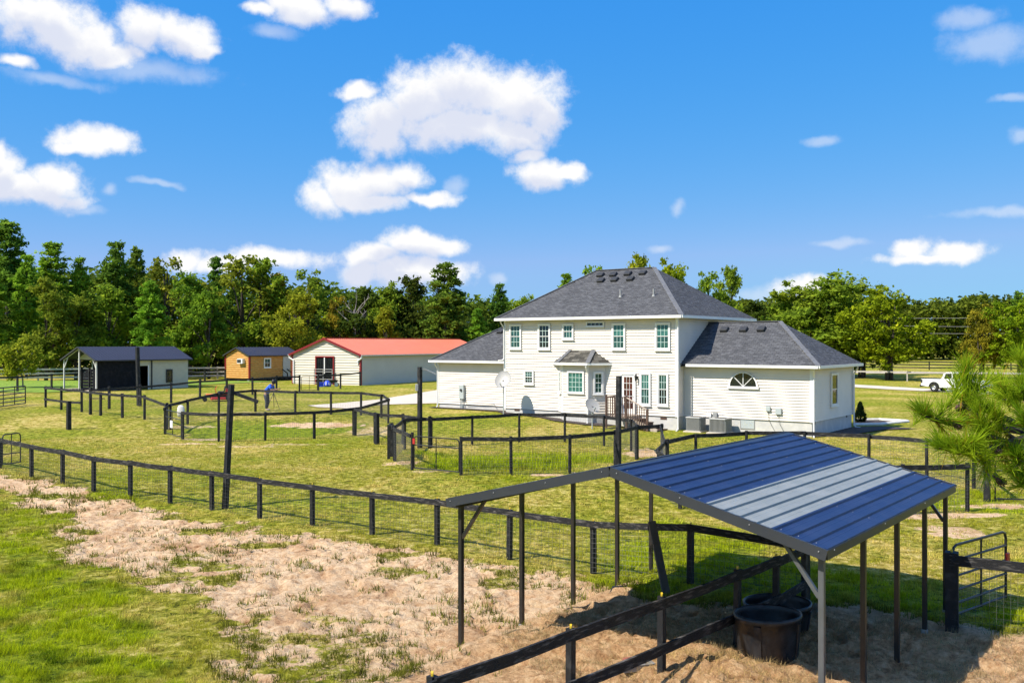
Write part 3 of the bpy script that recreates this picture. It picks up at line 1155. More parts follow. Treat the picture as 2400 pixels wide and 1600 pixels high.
ET = ZE + 0.15
A, B, C_, D_, P, Q = hip(MX - OV, OV, -OV, MD + 0.35, ET, -7.8, -3.78, 4.55, 9.2)
roof = roof_obj('roof', [(A, B, Q, P), (B, C_, Q), (C_, D_, P, Q), (D_, A, P)], M['shingle'], house)
roof['label'] = 'tall grey hipped roof over the two-storey block'
MAIN_N = (Vector(B) - Vector(A)).cross(Vector(P) - Vector(A)).normalized()


def caps(parent, pairs):
    for a, b in pairs:
        a, b = Vector(a), Vector(b)
        n = max(3, int((b - a).length / 0.3))
        mb = MB()
        mb.beam(a + Vector((0, 0, 0.012)), b + Vector((0, 0, 0.012)), 0.26, 0.035)
        obj('ridge_cap', mb, M['cap'], parent)


caps(roof, [(A, P), (B, Q), (P, Q)])
obj('soffit', MB().box(MX - OV + 0.05, OV - 0.05, -OV + 0.05, MD + 0.3, ZE - 0.015, ZE + 0.012), M['soffit'], house)
gutter(house, [(MX - OV, -OV - 0.02, ET), (OV, -OV - 0.02, ET)], sz=0.15)
gutter(house, [(OV + 0.02, -OV, ET), (OV + 0.02, MD + 0.35, ET)], sz=0.15)
gutter(house, [(MX - OV - 0.02, -OV, ET), (MX - OV - 0.02, MD + 0.35, ET)], sz=0.15)

EW = ZW + 0.14
A2, B2, C2, D2, P2, Q2 = hip(-1.0, WX + OV, WY - OV, WY + WD + 0.36, EW, -1.0, WX + OV - 3.3, WY - OV + 3.65, 5.86)
# the wing roof dies into the main wall
A2, D2, P2 = (0.02, A2[1], EW), (0.02, D2[1], EW), (0.02, P2[1], 5.86)
roof2 = roof_obj('roof', [(A2, B2, Q2, P2), (B2, C2, Q2), (C2, D2, P2, Q2)], M['shingle'], house)
roof2['label'] = 'lower grey roof of the right-hand wing'
caps(roof2, [(B2, Q2), (P2, Q2)])
obj('soffit', MB().box(0.02, WX + OV - 0.05, WY - OV + 0.05, WY + WD + 0.3, ZW - 0.015, ZW + 0.012), M['soffit'], house)
gutter(house, [(-0.1 + OV, WY - OV - 0.02, EW), (WX + OV, WY - OV - 0.02, EW)], sz=0.14)
gutter(house, [(WX + OV + 0.02, WY - OV, EW), (WX + OV + 0.02, WY + WD + 0.36, EW)], sz=0.14)

lx0 = LX0 - OV
A3, D3 = (lx0, LY - OV, EW), (lx0, LY + 7.36, EW)
B3, C3 = (MX - 0.02, LY - OV, EW), (MX - 0.02, LY + 7.36, EW)
P3, Q3 = (lx0 + 3.75, LY - OV + 3.86, 5.95), (MX - 0.02, LY - OV + 3.86, 5.95)
roof3 = roof_obj('roof', [(A3, B3, Q3, P3), (C3, D3, P3, Q3), (D3, A3, P3)], M['shingle'], house)
roof3['label'] = 'lower grey roof of the left-hand wing'
caps(roof3, [(A3, P3), (P3, Q3)])
obj('soffit', MB().box(lx0 + 0.05, MX, LY - OV + 0.05, LY + 7.3, ZW - 0.015, ZW + 0.012), M['soffit'], house)
gutter(house, [(lx0, LY - OV - 0.02, EW), (MX - 0.05, LY - OV - 0.02, EW)], sz=0.14)
gutter(house, [(lx0 - 0.02, LY - OV, EW), (lx0 - 0.02, LY + 7.36, EW)], sz=0.14)
# roof vents
def roof_vent(parent, p, n):
    n = Vector(n)
    if n.z < 0:
        n = -n
    q = n.to_track_quat('Z', 'Y')
    mb = MB().bbox(-0.21, 0.21, -0.21, 0.21, -0.02, 0.15, 0.03)
    o = obj('roof_vent', mb, M['ac_dark'], parent, p)
    o.rotation_euler = (math.atan2(-n.y, n.z), 0, 0)
    return o


for px, py in ((1408, 643), (1438, 642), (1472, 640), (1507, 638), (1409, 656), (1441, 654), (1478, 652)):
    roof_vent(roof, HF.pix_plane(px, py + 3, A, MAIN_N), MAIN_N)
for px, py in ((1454, 696), (1532, 694)):
    p = HF.pix_plane(px, py, A, MAIN_N)
    obj('vent_pipe', MB().tube(p - Vector((0, 0, 0.05)), p + Vector((0, 0, 0.42)), 0.05).tube(p - Vector((0, 0, 0.03)), p + Vector((0, 0, 0.10)), 0.11, 0.06), M['ac'], roof)
N2 = (Vector(B2) - Vector(A2)).cross(Vector(P2) - Vector(A2)).normalized()
for px, py in ((1698, 771), (1743, 771), (1785, 770)):
    roof_vent(roof2, HF.pix_plane(px, py + 3, A2, N2), N2)
N3 = (Vector(B3) - Vector(A3)).cross(Vector(P3) - Vector(A3)).normalized()
roof_vent(roof3, HF.pix_plane(1174, 778, A3, N3), N3)


def wpix(x0, x1, y0, y1, yp=0.0, fr=HF):
    a, t0 = fr.pix(x0, (y0 + y1) / 2, yp)
    b, t1 = fr.pix(x1, (y0 + y1) / 2, yp)
    m = (x0 + x1) / 2
    return a, b, fr.pix(m, y1, yp)[1], fr.pix(m, y0, yp)[1]


for x0, x1, y0, y1, c, ru, rl, gu, gl in ((1195.8, 1223.3, 760, 818, 3, 2, 2, 'glass', 'glass'), (1262.6, 1291.3, 758.7, 818.7, 3, 2, 2, 'glass_dark', 'glass_dark'),
                                          (1319.5, 1345.9, 758.7, 795.7, 3, 1, 1, 'glass', 'glass'), (1435.7, 1467.3, 757.3, 819.6, 3, 2, 2, 'glass_light', 'glass'),
                                          (1537, 1572, 756.4, 820.4, 3, 2, 2, 'glass_light', 'glass'), (1229.6, 1252.6, 867, 900.5, 3, 2, 2, 'glass', 'glass_dark'),
                                          (1501, 1526.5, 873.5, 950, 3, 2, 2, 'glass_light', 'glass'), (1542, 1568, 874.5, 951, 3, 2, 2, 'glass', 'glass_dark')):
    a, b, z0, z1 = wpix(x0, x1, y0, y1)
    window(house, a, b, z0, z1, (0, -0.042, 0), 0, True, c, ru, rl, gu, gl)
a, b, z0, z1 = wpix(1375.5, 1417.6, 753.5, 765.6)
window(house, a, b, z0, z1, (0, -0.042, 0), 0, False, 4, 1, 1, 'glass_dark', trim=0.07, name='transom_window')
# half-round window on the right wing
cxw, zw0 = HF.pix(1743, 908, WY)
hw = 0.72
pts_o = [(cxw + (hw + 0.10) * math.cos(t), zw0 - 0.02 + (hw + 0.10) * math.sin(t)) for t in np.linspace(0, math.pi, 25)]
pts_i = [(cxw + hw * math.cos(t), zw0 + 0.06 + (hw - 0.02) * math.sin(t)) for t in np.linspace(0, math.pi, 25)]
mb = MB()
vs = [(x, -0.07, z) for x, z in pts_o] + [(x, -0.07, z) for x, z in pts_i] + [(x, 0, z) for x, z in pts_o] + [(x, -0.01, z) for x, z in pts_i]
fs = []
for i in range(24):
    fs += [(i, i + 1, 26 + i, 25 + i), (i, 50 + i, 51 + i, i + 1), (25 + i, 26 + i, 76 + i, 75 + i)]
mb.add(vs, fs)
mb.box(cxw - hw - 0.13, cxw + hw + 0.13, -0.09, 0.0, zw0 - 0.06, zw0 + 0.065)
hwin = obj('half_round_window', mb, M['trim'], house, (0, WY - 0.042, 0))
obj('pane', MB().add([(x, -0.02, z) for x, z in pts_i], [tuple(range(25))]), M['glass_dark'], hwin)
for t in (R(45), R(90), R(135)):
    obj('muntin', MB().beam((cxw, -0.035, zw0 + 0.06), (cxw + hw * math.cos(t), -0.035, zw0 + 0.06 + (hw - 0.02) * math.sin(t)), 0.03, 0.035, (0, 1, 0)), M['trim'], hwin)
# tall window on the shaded end wall
SF = Frame(HF.world(WX, WY), HF.rot + R(90))
a, b, z0, z1 = wpix(1944.5, 1957, 874, 951, 0.0, SF)
window(house, a, b + 0.25, z0, z1, (WX + 0.042, WY, 0), R(90), True, 1, 1, 1, 'glass_dark', 'glass_dark', mun=False)

# bay
BP, bx0, bx1, bc = 0.72, -7.58, -4.46, 0.72
bz1 = 3.42
f0, f1 = bx0 + bc, bx1 - bc
bw = MB()
clap(bw, (bx0, 0), (f0, -BP), ZB - 0.03, bz1, 0.15, 0.048)
clap(bw, (f0, -BP), (f1, -BP), ZB - 0.03, bz1, 0.15, 0.048)
clap(bw, (f1, -BP), (bx1, 0), ZB - 0.03, bz1, 0.15, 0.048)
bay = obj('bay', bw, M['siding'], house)
obj('bay_foundation', MB().add([(bx0 + 0.02, 0, -0.3), (f0 + 0.02, -BP + 0.02, -0.3), (f1 - 0.02, -BP + 0.02, -0.3), (bx1 - 0.02, 0, -0.3),
                               (bx0 + 0.02, 0, ZB - 0.03), (f0 + 0.02, -BP + 0.02, ZB - 0.03), (f1 - 0.02, -BP + 0.02, ZB - 0.03), (bx1 - 0.02, 0, ZB - 0.03)],
                              [(0, 1, 5, 4), (1, 2, 6, 5), (2, 3, 7, 6), (4, 5, 6, 7)]), M['foundation'], house)
for x in (f0, f1):
    obj('corner_board', MB().box(x - 0.06, x + 0.06, -BP - 0.035, -BP + 0.06, ZB - 0.04, bz1), M['trim'], bay)
eo = 0.34
e0, e1, e2, e3 = (bx0 - 0.42, -0.02, 3.56), (f0 - 0.18, -BP - eo, 3.56), (f1 + 0.18, -BP - eo, 3.56), (bx1 + 0.42, -0.02, 3.56)
t0_, t1_ = (f0 + 0.05, -0.02, 4.27), (f1 - 0.05, -0.02, 4.27)
broof = roof_obj('bay_roof', [(e0, e1, t0_), (e1, e2, t1_, t0_), (e2, e3, t1_)], M['shingle_bay'], bay)
caps(broof, [(e1, t0_), (e2, t1_)])
obj('soffit', MB().add([(p[0], p[1], 3.425) for p in (e0, e1, e2, e3)], [(0, 1, 2, 3)]), M['soffit'], bay)
for p, q in ((e0, e1), (e1, e2), (e2, e3)):
    obj('fascia', MB().beam(Vector(p) - Vector((0, 0, 0.065)), Vector(q) - Vector((0, 0, 0.065)), 0.06, 0.13), M['trim'], bay)
a, b, z0, z1 = wpix(1331.5, 1370.3, 869.8, 920.9, -BP)
window(house, a, b, z0, z1, (0, -BP - 0.042, 0), 0, False, 4, 4, 1, 'glass_light', name='bay_window')
RF = Frame(HF.world(f1, -BP), HF.rot + R(45))
a, b, z0, z1 = wpix(1389.8, 1413.3, 871, 923.8, 0, RF)
window(house, a, b, z0, z1, (f1 + 0.03, -BP - 0.03, 0), R(45), True, 2, 2, 2, 'glass', 'glass', name='bay_window')
window(house, 0.22, 0.80, z0, z1, (bx0 - 0.03, -0.03, 0), R(-45), True, 2, 2, 2, 'glass', 'glass_dark', name='bay_window')
downspout(house, f1 + 0.05, -BP - 0.04, 0.1, 3.42, (0, -1), 0.26)
downspout(house, 0.07, -0.05, 0.0, ET - 0.15, (0.2, -1), 0.26)
downspout(house, WX + 0.07, WY + 0.02, 0.0, EW - 0.15, (0.35, -1), 0.26)
downspout(house, WX + 0.07, WY + WD - 0.05, 0.0, EW - 0.15, (1, 0), 0.26)
downspout(house, LX0 - 0.04, LY + 0.0, 0.42, EW - 0.15, (-0.3, -1), 0.26)
downspout(house, MX - 0.02, -0.03, 3.6, ET - 0.15, (-0.5, -1), 0.26)
# door
a, b, z0, z1 = wpix(1456, 1491.5, 873, 946)
z0 = ZB + 0.02
door = obj('door', MB().box(a + 0.1, b - 0.1, -0.03, 0.0, z0, z1 - 0.08), M['trim'], house, (0, -0.046, 0))
obj('door_frame', MB().add([(x, y, z) for y in (-0.07, 0) for x, z in ((a, z0), (a + 0.09, z0), (a + 0.09, z1 - 0.09), (b - 0.09, z1 - 0.09), (b - 0.09, z0), (b, z0), (b, z1), (a, z1))],
                           [(0, 1, 2, 7), (2, 3, 6, 7), (3, 4, 5, 6), (0, 7, 15, 8), (7, 6, 14, 15), (6, 5, 13, 14), (1, 9, 10, 2), (2, 10, 11, 3), (3, 11, 12, 4)]), M['trim'], door)
da, db = a + 0.20, b - 0.20
for i in range(3):
    for j in range(5):
        xa = da + (db - da) * i / 3
        za = z0 + 0.28 + (z1 - z0 - 0.50) * j / 5
        obj('pane', MB().box(xa + 0.012, xa + (db - da) / 3 - 0.012, -0.036, -0.031, za + 0.014, za + (z1 - z0 - 0.5) / 5 - 0.014), M['glass_red'], door)
obj('door_knob', MB().lathe([(0.001, 0.0), (0.03, 0.02), (0.03, 0.04), (0.001, 0.055)], (b - 0.15, -0.07, z0 + 0.95), 8), M['ac'], door)
lx, lz = HF.pix(1494, 885, 0)
lan = obj('wall_lantern', MB().box(lx - 0.05, lx + 0.05, -0.03, 0, lz - 0.05, lz + 0.10).beam((lx, -0.02, lz + 0.06), (lx, -0.16, lz + 0.16), 0.03, 0.03)
          .lathe([(0.02, 0.20), (0.08, 0.10), (0.07, 0.06), (0.05, -0.14), (0.03, -0.18)], (lx, -0.17, lz), 6), M['ac_dark'], house, (0, -0.046, 0))
# vents, hatch, meters
for px0, px1, py0, py1, yp in ((1548, 1563, 977, 983, 0), (1635, 1651, 977, 982.5, WY), (1206, 1218, 957.5, 963, 0)):
    a, b, z0, z1 = wpix(px0, px1, py0, py1, yp + 0.02)
    obj('crawl_vent', MB().box(a, b, -0.012, 0.0, z0, z1), M['deck'], fo, (0, yp + 0.02, 0))
for px in (1908.5, 1984):
    a, z = SF.pix(px, 991 if px < 1950 else 974, 0.02)
    obj('crawl_vent', MB().box(a - 0.12, a + 0.12, -0.012, 0.0, z - 0.08, z + 0.09), M['ac_dark'], fo, (WX - 0.02, WY, 0), R(90))
a, b, z0, z1 = wpix(1735, 1769, 981, 1005, WY + 0.02)
hatch = obj('crawl_hatch', MB().ring(a, b, z0, z1, 0.04, -0.03, 0.0), M['ac'], fo, (0, WY + 0.02, 0))
obj('hatch_panel', MB().box(a + 0.04, b - 0.04, -0.02, 0.0, z0 + 0.04, z1 - 0.04), M['meter'], hatch)
a, b, z0, z1 = wpix(1080, 1091, 901, 934, LY)
mt = obj('meter_box', MB().bbox(a, b, -0.16, -0.0, z0, z1, 0.02), M['meter'], house, (0, LY - 0.046, 0))
obj('meter_dial', MB().tube((a * 0.5 + b * 0.5, -0.16, z0 + 0.62 * (z1 - z0)), (a * 0.5 + b * 0.5, -0.22, z0 + 0.62 * (z1 - z0)), 0.08, n=12), M['ac_dark'], mt)
for k in (0.12, 0.42, 0.72):
    xx = a + (b - a) * k
    obj('conduit', MB().tube((xx, -0.07, z0), (xx, -0.07, 0.35), 0.03, n=6), M['meter'], mt)
obj('cable', MB().path([(b + 0.05, -0.05, z0 + 0.05), (b + 0.15, -0.06, z0 - 0.35), (b + 0.8, -0.05, ZB + 0.03), (b + 1.8, -0.05, ZB + 0.06), (b + 2.4, -0.05, ZB + 0.10), (b + 2.6, -0.05, ZB - 0.2)], 0.012, 5), M['ac_dark'], mt)
for px, py, s in ((1802, 957, 0.12), (1826, 963, 0.16)):
    a, z = HF.pix(px, py, WY)
    bx = obj('service_box', MB().bbox(a - s, a + s, -0.10, 0, z - s, z + s, 0.015), M['meter'], house, (0, WY - 0.046, 0))
    obj('cable', MB().path([(a, -0.03, z - s), (a + 0.03, -0.03, z - 0.6), (a + 0.25, -0.02, z - 1.0), (a + 0.35, -0.02, z - 1.15)], 0.009, 5), M['ac_dark'], bx)
a, z = HF.pix(1678, 972, WY)
bx = obj('disconnect_box', MB().bbox(a - 0.12, a + 0.12, -0.10, 0, z - 0.14, z + 0.14, 0.015), M['ac'], house, (0, WY - 0.046, 0))
bx2 = obj('disconnect_box', MB().bbox(a - 0.42, a - 0.22, -0.10, 0, z - 0.12, z + 0.12, 0.015), M['trim'], house, (0, WY - 0.046, 0))
obj('conduit', MB().path([(a, -0.05, z - 0.14), (a, -0.05, z - 0.4), (a + 0.1, -0.25, z - 0.75)], 0.02, 5), M['ac_dark'], bx)
# air-conditioning units
def ac_unit(px0, px1, ybase, yfront, label):
    fx0, _ = HF.pix(px0, 1000, WY - yfront)
    fx1, _ = HF.pix(px1, 1000, WY - yfront)
    w = (fx1 - fx0) * 0.82
    wx, wy = HF.world(fx0, WY - yfront)
    t = thing('air_conditioner', label, 'air conditioner', (wx, wy, 0.0), HF.rot, 'condensers beside the house')
    obj('pad', MB().box(-0.1, w + 0.1, -0.1, w + 0.1, -0.1, 0.06), M['concrete'], t)
    obj('cabinet', MB().bbox(0.03, w - 0.03, 0.03, w - 0.03, 0.06, 0.72, 0.06), M['ac_dark'], t)
    mb = MB()
    for k in range(13):
        x = 0.05 + (w - 0.1) * k / 12
        mb.box(x - 0.013, x + 0.013, -0.004, 0.025, 0.10, 0.74)
    for k in range(10):
        y = 0.06 + (w - 0.12) * k / 9
        mb.box(w - 0.028, w + 0.003, y - 0.016, y + 0.016, 0.10, 0.74)
    o = obj('louvre', mb, M['ac'], t)
    o['kind'] = 'stuff'
    obj('top', MB().bbox(-0.02, w + 0.02, -0.02, w + 0.02, 0.735, 0.80, 0.03), M['ac'], t)
    obj('fan_grille', MB().lathe([(0.30, 0.802), (0.31, 0.815), (0.05, 0.83), (0.001, 0.83)], (w / 2, w / 2, 0), 20), M['ac_dark'], t)
    obj('base_rail', MB().box(-0.01, w + 0.01, -0.01, w + 0.01, 0.06, 0.10), M['ac'], t)


ac_unit(1607, 1647, 1013, 1.15, 'smaller grey air-conditioning unit nearest the house corner')
ac_unit(1661, 1708, 1016, 1.25, 'larger grey air-conditioning unit below the wing wall')

# steps and landing
stairs = thing('porch_steps', 'brown wooden landing and steps with railing below the back door', 'steps', (*HF.world(0, 0), 0.0), HF.rot)
py0, py1 = -1.42, -0.03
lz_ = 0.74
lxa, lxb = -3.55, -2.25
for k in range(9):
    y = py0 + (py1 - py0) * k / 9
    obj('deck_board', MB().box(lxa, lxb, y, y + (py1 - py0) / 9 - 0.012, lz_ - 0.035, lz_), M['deck_pale'], stairs)
obj('skirt_board', MB().box(lxa, lxb, py0 - 0.035, py0 - 0.002, lz_ - 0.22, lz_ - 0.04), M['deck_pale'], stairs)
obj('skirt_board', MB().box(lxb + 0.002, lxb + 0.037, py0, py1, lz_ - 0.22, lz_ - 0.04), M['deck_pale'], stairs)
n_st = 4
for k in range(n_st):
    x = lxb + 0.04 + 0.42 * k
    z = lz_ - (k + 1) * 0.165
    obj('tread', MB().box(x, x + 0.44, py0 + 0.04, py1 - 0.1, z - 0.04, z), M['deck'], stairs)
    obj('riser', MB().box(x + 0.40, x + 0.42, py0 + 0.06, py1 - 0.12, z - 0.16, z - 0.041), M['deck'], stairs)
obj('stringer', MB().beam((lxb, py0 + 0.02, lz_ - 0.16), (lxb + 1.75, py0 + 0.02, 0.03), 0.035, 0.24), M['deck_pale'], stairs)
for x, zb, zt in ((lxa + 0.03, 0.0, lz_ + 1.12), (lxb - 0.02, 0.0, lz_ + 1.12), (lxb + 1.25, 0.05, lz_ + 0.46)):
    obj('newel_post', MB().bbox(x - 0.05, x + 0.05, py0 - 0.14, py0 - 0.04, zb - 0.05, zt, 0.015), M['deck'], stairs)
obj('handrail', MB().beam((lxa, py0 - 0.09, lz_ + 1.02), (lxb, py0 - 0.09, lz_ + 1.02), 0.10, 0.045), M['deck'], stairs)
obj('handrail', MB().beam((lxb, py0 - 0.09, lz_ + 1.02), (lxb + 1.25, py0 - 0.09, lz_ + 0.40), 0.10, 0.045), M['deck_pale'], stairs)
obj('handrail', MB().beam((lxa + 0.02, py0 - 0.05, lz_ + 1.02), (lxa + 0.02, py1 - 0.02, lz_ + 1.02), 0.10, 0.045), M['deck'], stairs)
for k in range(8):
    x = lxa + 0.14 + (lxb - lxa - 0.25) * k / 7
    obj('baluster', MB().box(x - 0.018, x + 0.018, py0 - 0.11, py0 - 0.075, lz_ - 0.1, lz_ + 1.0), M['deck'], stairs)
for k in range(9):
    x = lxb + 0.10 + 1.08 * k / 8
    z = 0.62 * (x - lxb) / 1.25
    obj('baluster', MB().box(x - 0.018, x + 0.018, py0 - 0.11, py0 - 0.075, lz_ - 0.2 - z, lz_ + 1.0 - z), M['deck'], stairs)
for k in range(6):
    y = py0 + 0.12 + 1.15 * k / 5
    obj('baluster', MB().box(lxa, lxa + 0.036, y - 0.018, y + 0.018, lz_ - 0.1, lz_ + 1.0), M['deck'], stairs)

# mulch along the wall, planting bed at the corner
def hpoly(pts):
    return [HF.world(*p) for p in pts]


bed = obj('mulch_bed', MB().add([(x, y, float(gz(x, y)) + 0.05) for x, y in hpoly([(LX0 - 0.3, LY - 0.75), (-14.5, LY - 0.8), (-12.2, LY - 1.0), (-11.0, -0.95), (-8.2, -0.95), (-7.0, -1.55), (-5, -1.6), (-3.8, -1.2), (-3.6, -0.2), (-6, -0.1), (-11.4, -0.1), (-11.6, 1.0), (LX0 - 0.3, 1.0)])],
                                 [tuple(range(13))]), M['mulch'])
struct(bed)['label'] = 'strip of dark mulch along the foot of the house wall'
bed = obj('mulch_bed', MB().add([(x, y, float(gz(x, y)) + 0.045) for x, y in hpoly([(WX + 0.05, WY - 0.3), (WX + 1.3, WY + 1.6), (WX + 1.55, WY + 4.0), (WX + 1.9, WY + 6.0), (WX + 3.2, WY + 7.6), (WX + 1.2, WY + 8.0), (WX + 0.05, WY + 6.6)])],
                                 [tuple(range(7))]), M['mulch'])
struct(bed)['label'] = 'dark mulch bed at the shaded end of the house'
edge_pts = [G(2100, 984), G(2125, 989), G(2118, 996), G(2060, 999), G(2000, 998)]
ev = [(p[0], p[1], float(gz(*p)) + 0.05) for p in edge_pts]
bed = obj('mulch_bed', MB().add([(p[0], p[1], 0.04) for p in (G(2000, 986), G(2060, 985.5), G(2118, 990), G(2060, 995), G(2000, 995))], [(0, 1, 2, 3, 4)]), M['mulch'])
struct(bed)['label'] = 'pointed mulch bed running out from the house corner'
tag(obj('bed_edging', MB().path([(p[0], p[1], 0.05) for p in (G(2002, 985), G(2060, 984), G(2128, 989), G(2062, 996), G(2002, 997))], 0.10, 5), M['edging']),
    'white stone edging around the pointed bed at the house corner', 'edging')

# ================================================================== BARN
def rib_prof(w, pitch, h=0.03, b=0.035, t=0.018, first=0.0):
    p = [(0, 0)]
    a = first if first else pitch
    while a < w - 0.02:
        p += [(a - b, 0), (a - t, h), (a + t, h), (a + b, 0)]
        a += pitch
    p.append((w, 0))
    return p


BF = Frame((-15.13, 93.5), math.atan2(-0.488, 0.873))      # x along the gable (left to right), y down the long side
BZ, BEV, BRG, BW, BL = 0.45, 3.52, 5.08, 8.8, 25.0
barn = thing('barn', 'long cream metal barn with a red metal roof', 'barn', (BF.o.x, BF.o.y, 0), BF.rot)
sl = (BRG - BEV) / (BW / 2)


def gl(z):
    if z <= BEV:
        return (0, BW)
    k = (z - BEV) / sl
    return (k, BW - k)


gw = MB()
clap(gw, (-BW, 0), (0, 0), BZ - 0.1, BRG - 0.03, 0.262, 0.075, gl)
obj('gable_wall', gw, M['barn_wall'], barn)
sw = MB()
clap(sw, (0, 0), (0, BL), BZ - 0.1, BEV, 0.262, 0.075)
obj('side_wall', sw, M['barn_wall'], barn)
sw = MB()
clap(sw, (-BW, BL), (-BW, 0), BZ - 0.1, BEV, 0.524, 0.03)
clap(sw, (0, BL), (-BW, BL), BZ - 0.1, BRG - 0.03, 0.524, 0.03, gl)
obj('side_wall', sw, M['barn_wall'], barn)
ov = 0.3
for sgn, x_e in ((1, 0.35), (-1, -BW - 0.35)):
    ridge = Vector((-BW / 2, -ov, BRG + 0.1))
    eave = Vector((x_e, -ov, BRG + 0.1 - sl * (BW / 2 + 0.35)))
    ac = eave - ridge
    run = Vector((0, BL + 2 * ov, 0))
    prof = rib_prof(BL + 2 * ov, 0.305, 0.025, 0.04, 0.02)
    mb = MB()
    mb.sheet(ridge, ac, run, prof)
    obj('roof_sheet', mb, M['red_roof'], barn)
    obj('rake_trim', MB().beam(ridge - Vector((0, 0.01, 0.07)), eave - Vector((0, 0.01, 0.07)), 0.05, 0.20), M['red_trim'], barn)
    gt = 'gutter'
    obj(gt, MB().beam(eave + Vector((0.03 * sgn, 0, -0.06)), eave + Vector((0.03 * sgn, BL + 2 * ov, -0.06)), 0.12, 0.12), M['gutter'] if sgn < 0 else M['galv_post'], barn)
obj('ridge_cap', MB().beam((-BW / 2, -ov - 0.02, BRG + 0.13), (-BW / 2, BL + ov, BRG + 0.13), 0.35, 0.04), M['red_roof'], barn)
for x in (0.03, -BW - 0.03):
    obj('corner_trim', MB().box(x - 0.10, x + 0.10, -0.06, 0.14, BZ - 0.1, BEV), M['red_trim'], barn)
    p = Vector((x + (0.3 if x > 0 else -0.3), -ov + 0.1, BEV - 0.1))
    obj('downspout', MB().path([p, p + Vector((0, 0.0, -0.25)), Vector((x - (0.22 if x > 0 else -0.22), -0.12, BEV - 0.65)), Vector((x - (0.22 if x > 0 else -0.22), -0.12, BEV - 0.9 if x > 0 else BZ + 0.1))], 0.09, 8), M['gutter'], barn)
a, b, z0, z1 = wpix(741, 785, 834, 893, 0, BF)
z0 = BZ
df = obj('doorway', MB().add([(x, y, z) for y in (-0.10, 0.0) for x, z in ((a, z0), (a + 0.14, z0), (a + 0.14, z1 - 0.14), (b - 0.14, z1 - 0.14), (b - 0.14, z0), (b, z0), (b, z1), (a, z1))],
                            [(0, 1, 2, 7), (2, 3, 6, 7), (3, 4, 5, 6), (0, 7, 15, 8), (7, 6, 14, 15), (6, 5, 13, 14), (1, 9, 10, 2), (2, 10, 11, 3), (3, 11, 12, 4)]), M['red_trim'], barn, (0, -0.07, 0))
obj('dark_interior_panel', MB().box(a + 0.14, b - 0.14, -0.02, 0.0, z0, z1 - 0.14), M['glass_dark'], df)  # solid dark panel over the wall, standing in for the unlit interior
for k in range(9):
    x = a + 0.22 + (b - a - 0.44) * k / 8
    obj('slat', MB().box(x - 0.03, x + 0.03, -0.05, -0.025, z0, z1 - 0.28), M['dark_board'], df)
obj('door_post', MB().box((a + b) / 2 - 0.06, (a + b) / 2 + 0.06, -0.11, -0.06, z0 + 1.1, z1 - 0.15), M['gutter'], df)
# tube gate across the doorway
bg = thing('stall_gate', 'grey tube gate standing across the barn doorway', 'gate', (*BF.world(a, -0.35), BZ), BF.rot)
w_ = b - a
for z in (0.15, 0.55, 0.95, 1.3, 1.55):
    obj('rail', MB().tube((0.05, 0, z), (w_ - 0.05, 0, z), 0.035, n=6), M['ac'], bg)
for x in (0.05, w_ / 2, w_ - 0.05):
    obj('upright', MB().tube((x, 0, 0.0), (x, 0, 1.6), 0.04, n=6), M['ac'], bg)
# clutter on the grass by the barn
def at_ground(px, py):
    p = G(px, py)
    return (float(p[0]), float(p[1]), float(gz(*p)))


c = thing('feed_sack', 'blue and white feed sack slumped by the barn door', 'sack', at_ground(767, 906))
obj('sack_body', MB().lathe([(0.02, 0.62), (0.16, 0.58), (0.30, 0.42), (0.36, 0.2), (0.33, 0.03), (0.02, 0.0)], n=12, sy=0.7), M['blue_plastic'], c, smooth=True)
obj('sack_label', MB().lathe([(0.305, 0.42), (0.366, 0.22), (0.35, 0.12)], n=7, sy=0.7), M['trim'], c)
c = thing('plastic_bin', 'dark grey plastic bin at the foot of the barn gable', 'bin', at_ground(819, 901))
obj('tub', MB().lathe([(0.001, 0.0), (0.22, 0.0), (0.28, 0.55), (0.31, 0.55), (0.31, 0.60), (0.26, 0.60), (0.20, 0.05)], n=14), M['meter'], c)
c = thing('bucket', 'white bucket standing on the grass by the barn door', 'bucket', at_ground(788, 905))
obj('tub', MB().lathe([(0.001, 0.0), (0.15, 0.0), (0.19, 0.36), (0.205, 0.36), (0.205, 0.40), (0.17, 0.39), (0.14, 0.03)], n=14), M['trim'], c)
obj('handle', MB().path([(-0.2, 0, 0.36), (-0.17, 0.08, 0.5), (0, 0.12, 0.56), (0.17, 0.08, 0.5), (0.2, 0, 0.36)], 0.01, 5), M['ac_dark'], c)
c = thing('wheelbarrow', 'dark wheelbarrow tray resting by the barn door', 'wheelbarrow', at_ground(779, 905), 0.6)
obj('tray', MB().add([(-0.3, -0.25, 0.35), (0.3, -0.25, 0.35), (0.3, 0.25, 0.35), (-0.3, 0.25, 0.35), (-0.45, -0.38, 0.62), (0.5, -0.38, 0.62), (0.5, 0.38, 0.62), (-0.45, 0.38, 0.62)],
                     [(0, 1, 2, 3), (0, 4, 5, 1), (1, 5, 6, 2), (2, 6, 7, 3), (3, 7, 4, 0)]), M['ac_dark'], c)
obj('wheel', MB().tube((0.5, -0.05, 0.18), (0.5, 0.05, 0.18), 0.18, n=14), M['tyre'], c)
for s in (-1, 1):
    obj('handle', MB().path([(0.5, 0.07 * s, 0.2), (-0.3, 0.25 * s, 0.36), (-0.85, 0.3 * s, 0.55)], 0.025, 6), M['deck'], c)
    obj('leg', MB().path([(-0.2, 0.24 * s, 0.36), (-0.3, 0.26 * s, 0.0)], 0.02, 6), M['ac_dark'], c)
c = thing('storage_tote', 'deep blue storage tote on the grass left of the feed sack', 'tote', at_ground(752, 906), 0.3)
obj('box', MB().bbox(-0.25, 0.25, -0.18, 0.18, 0.0, 0.36, 0.03), M['blue_plastic'], c)
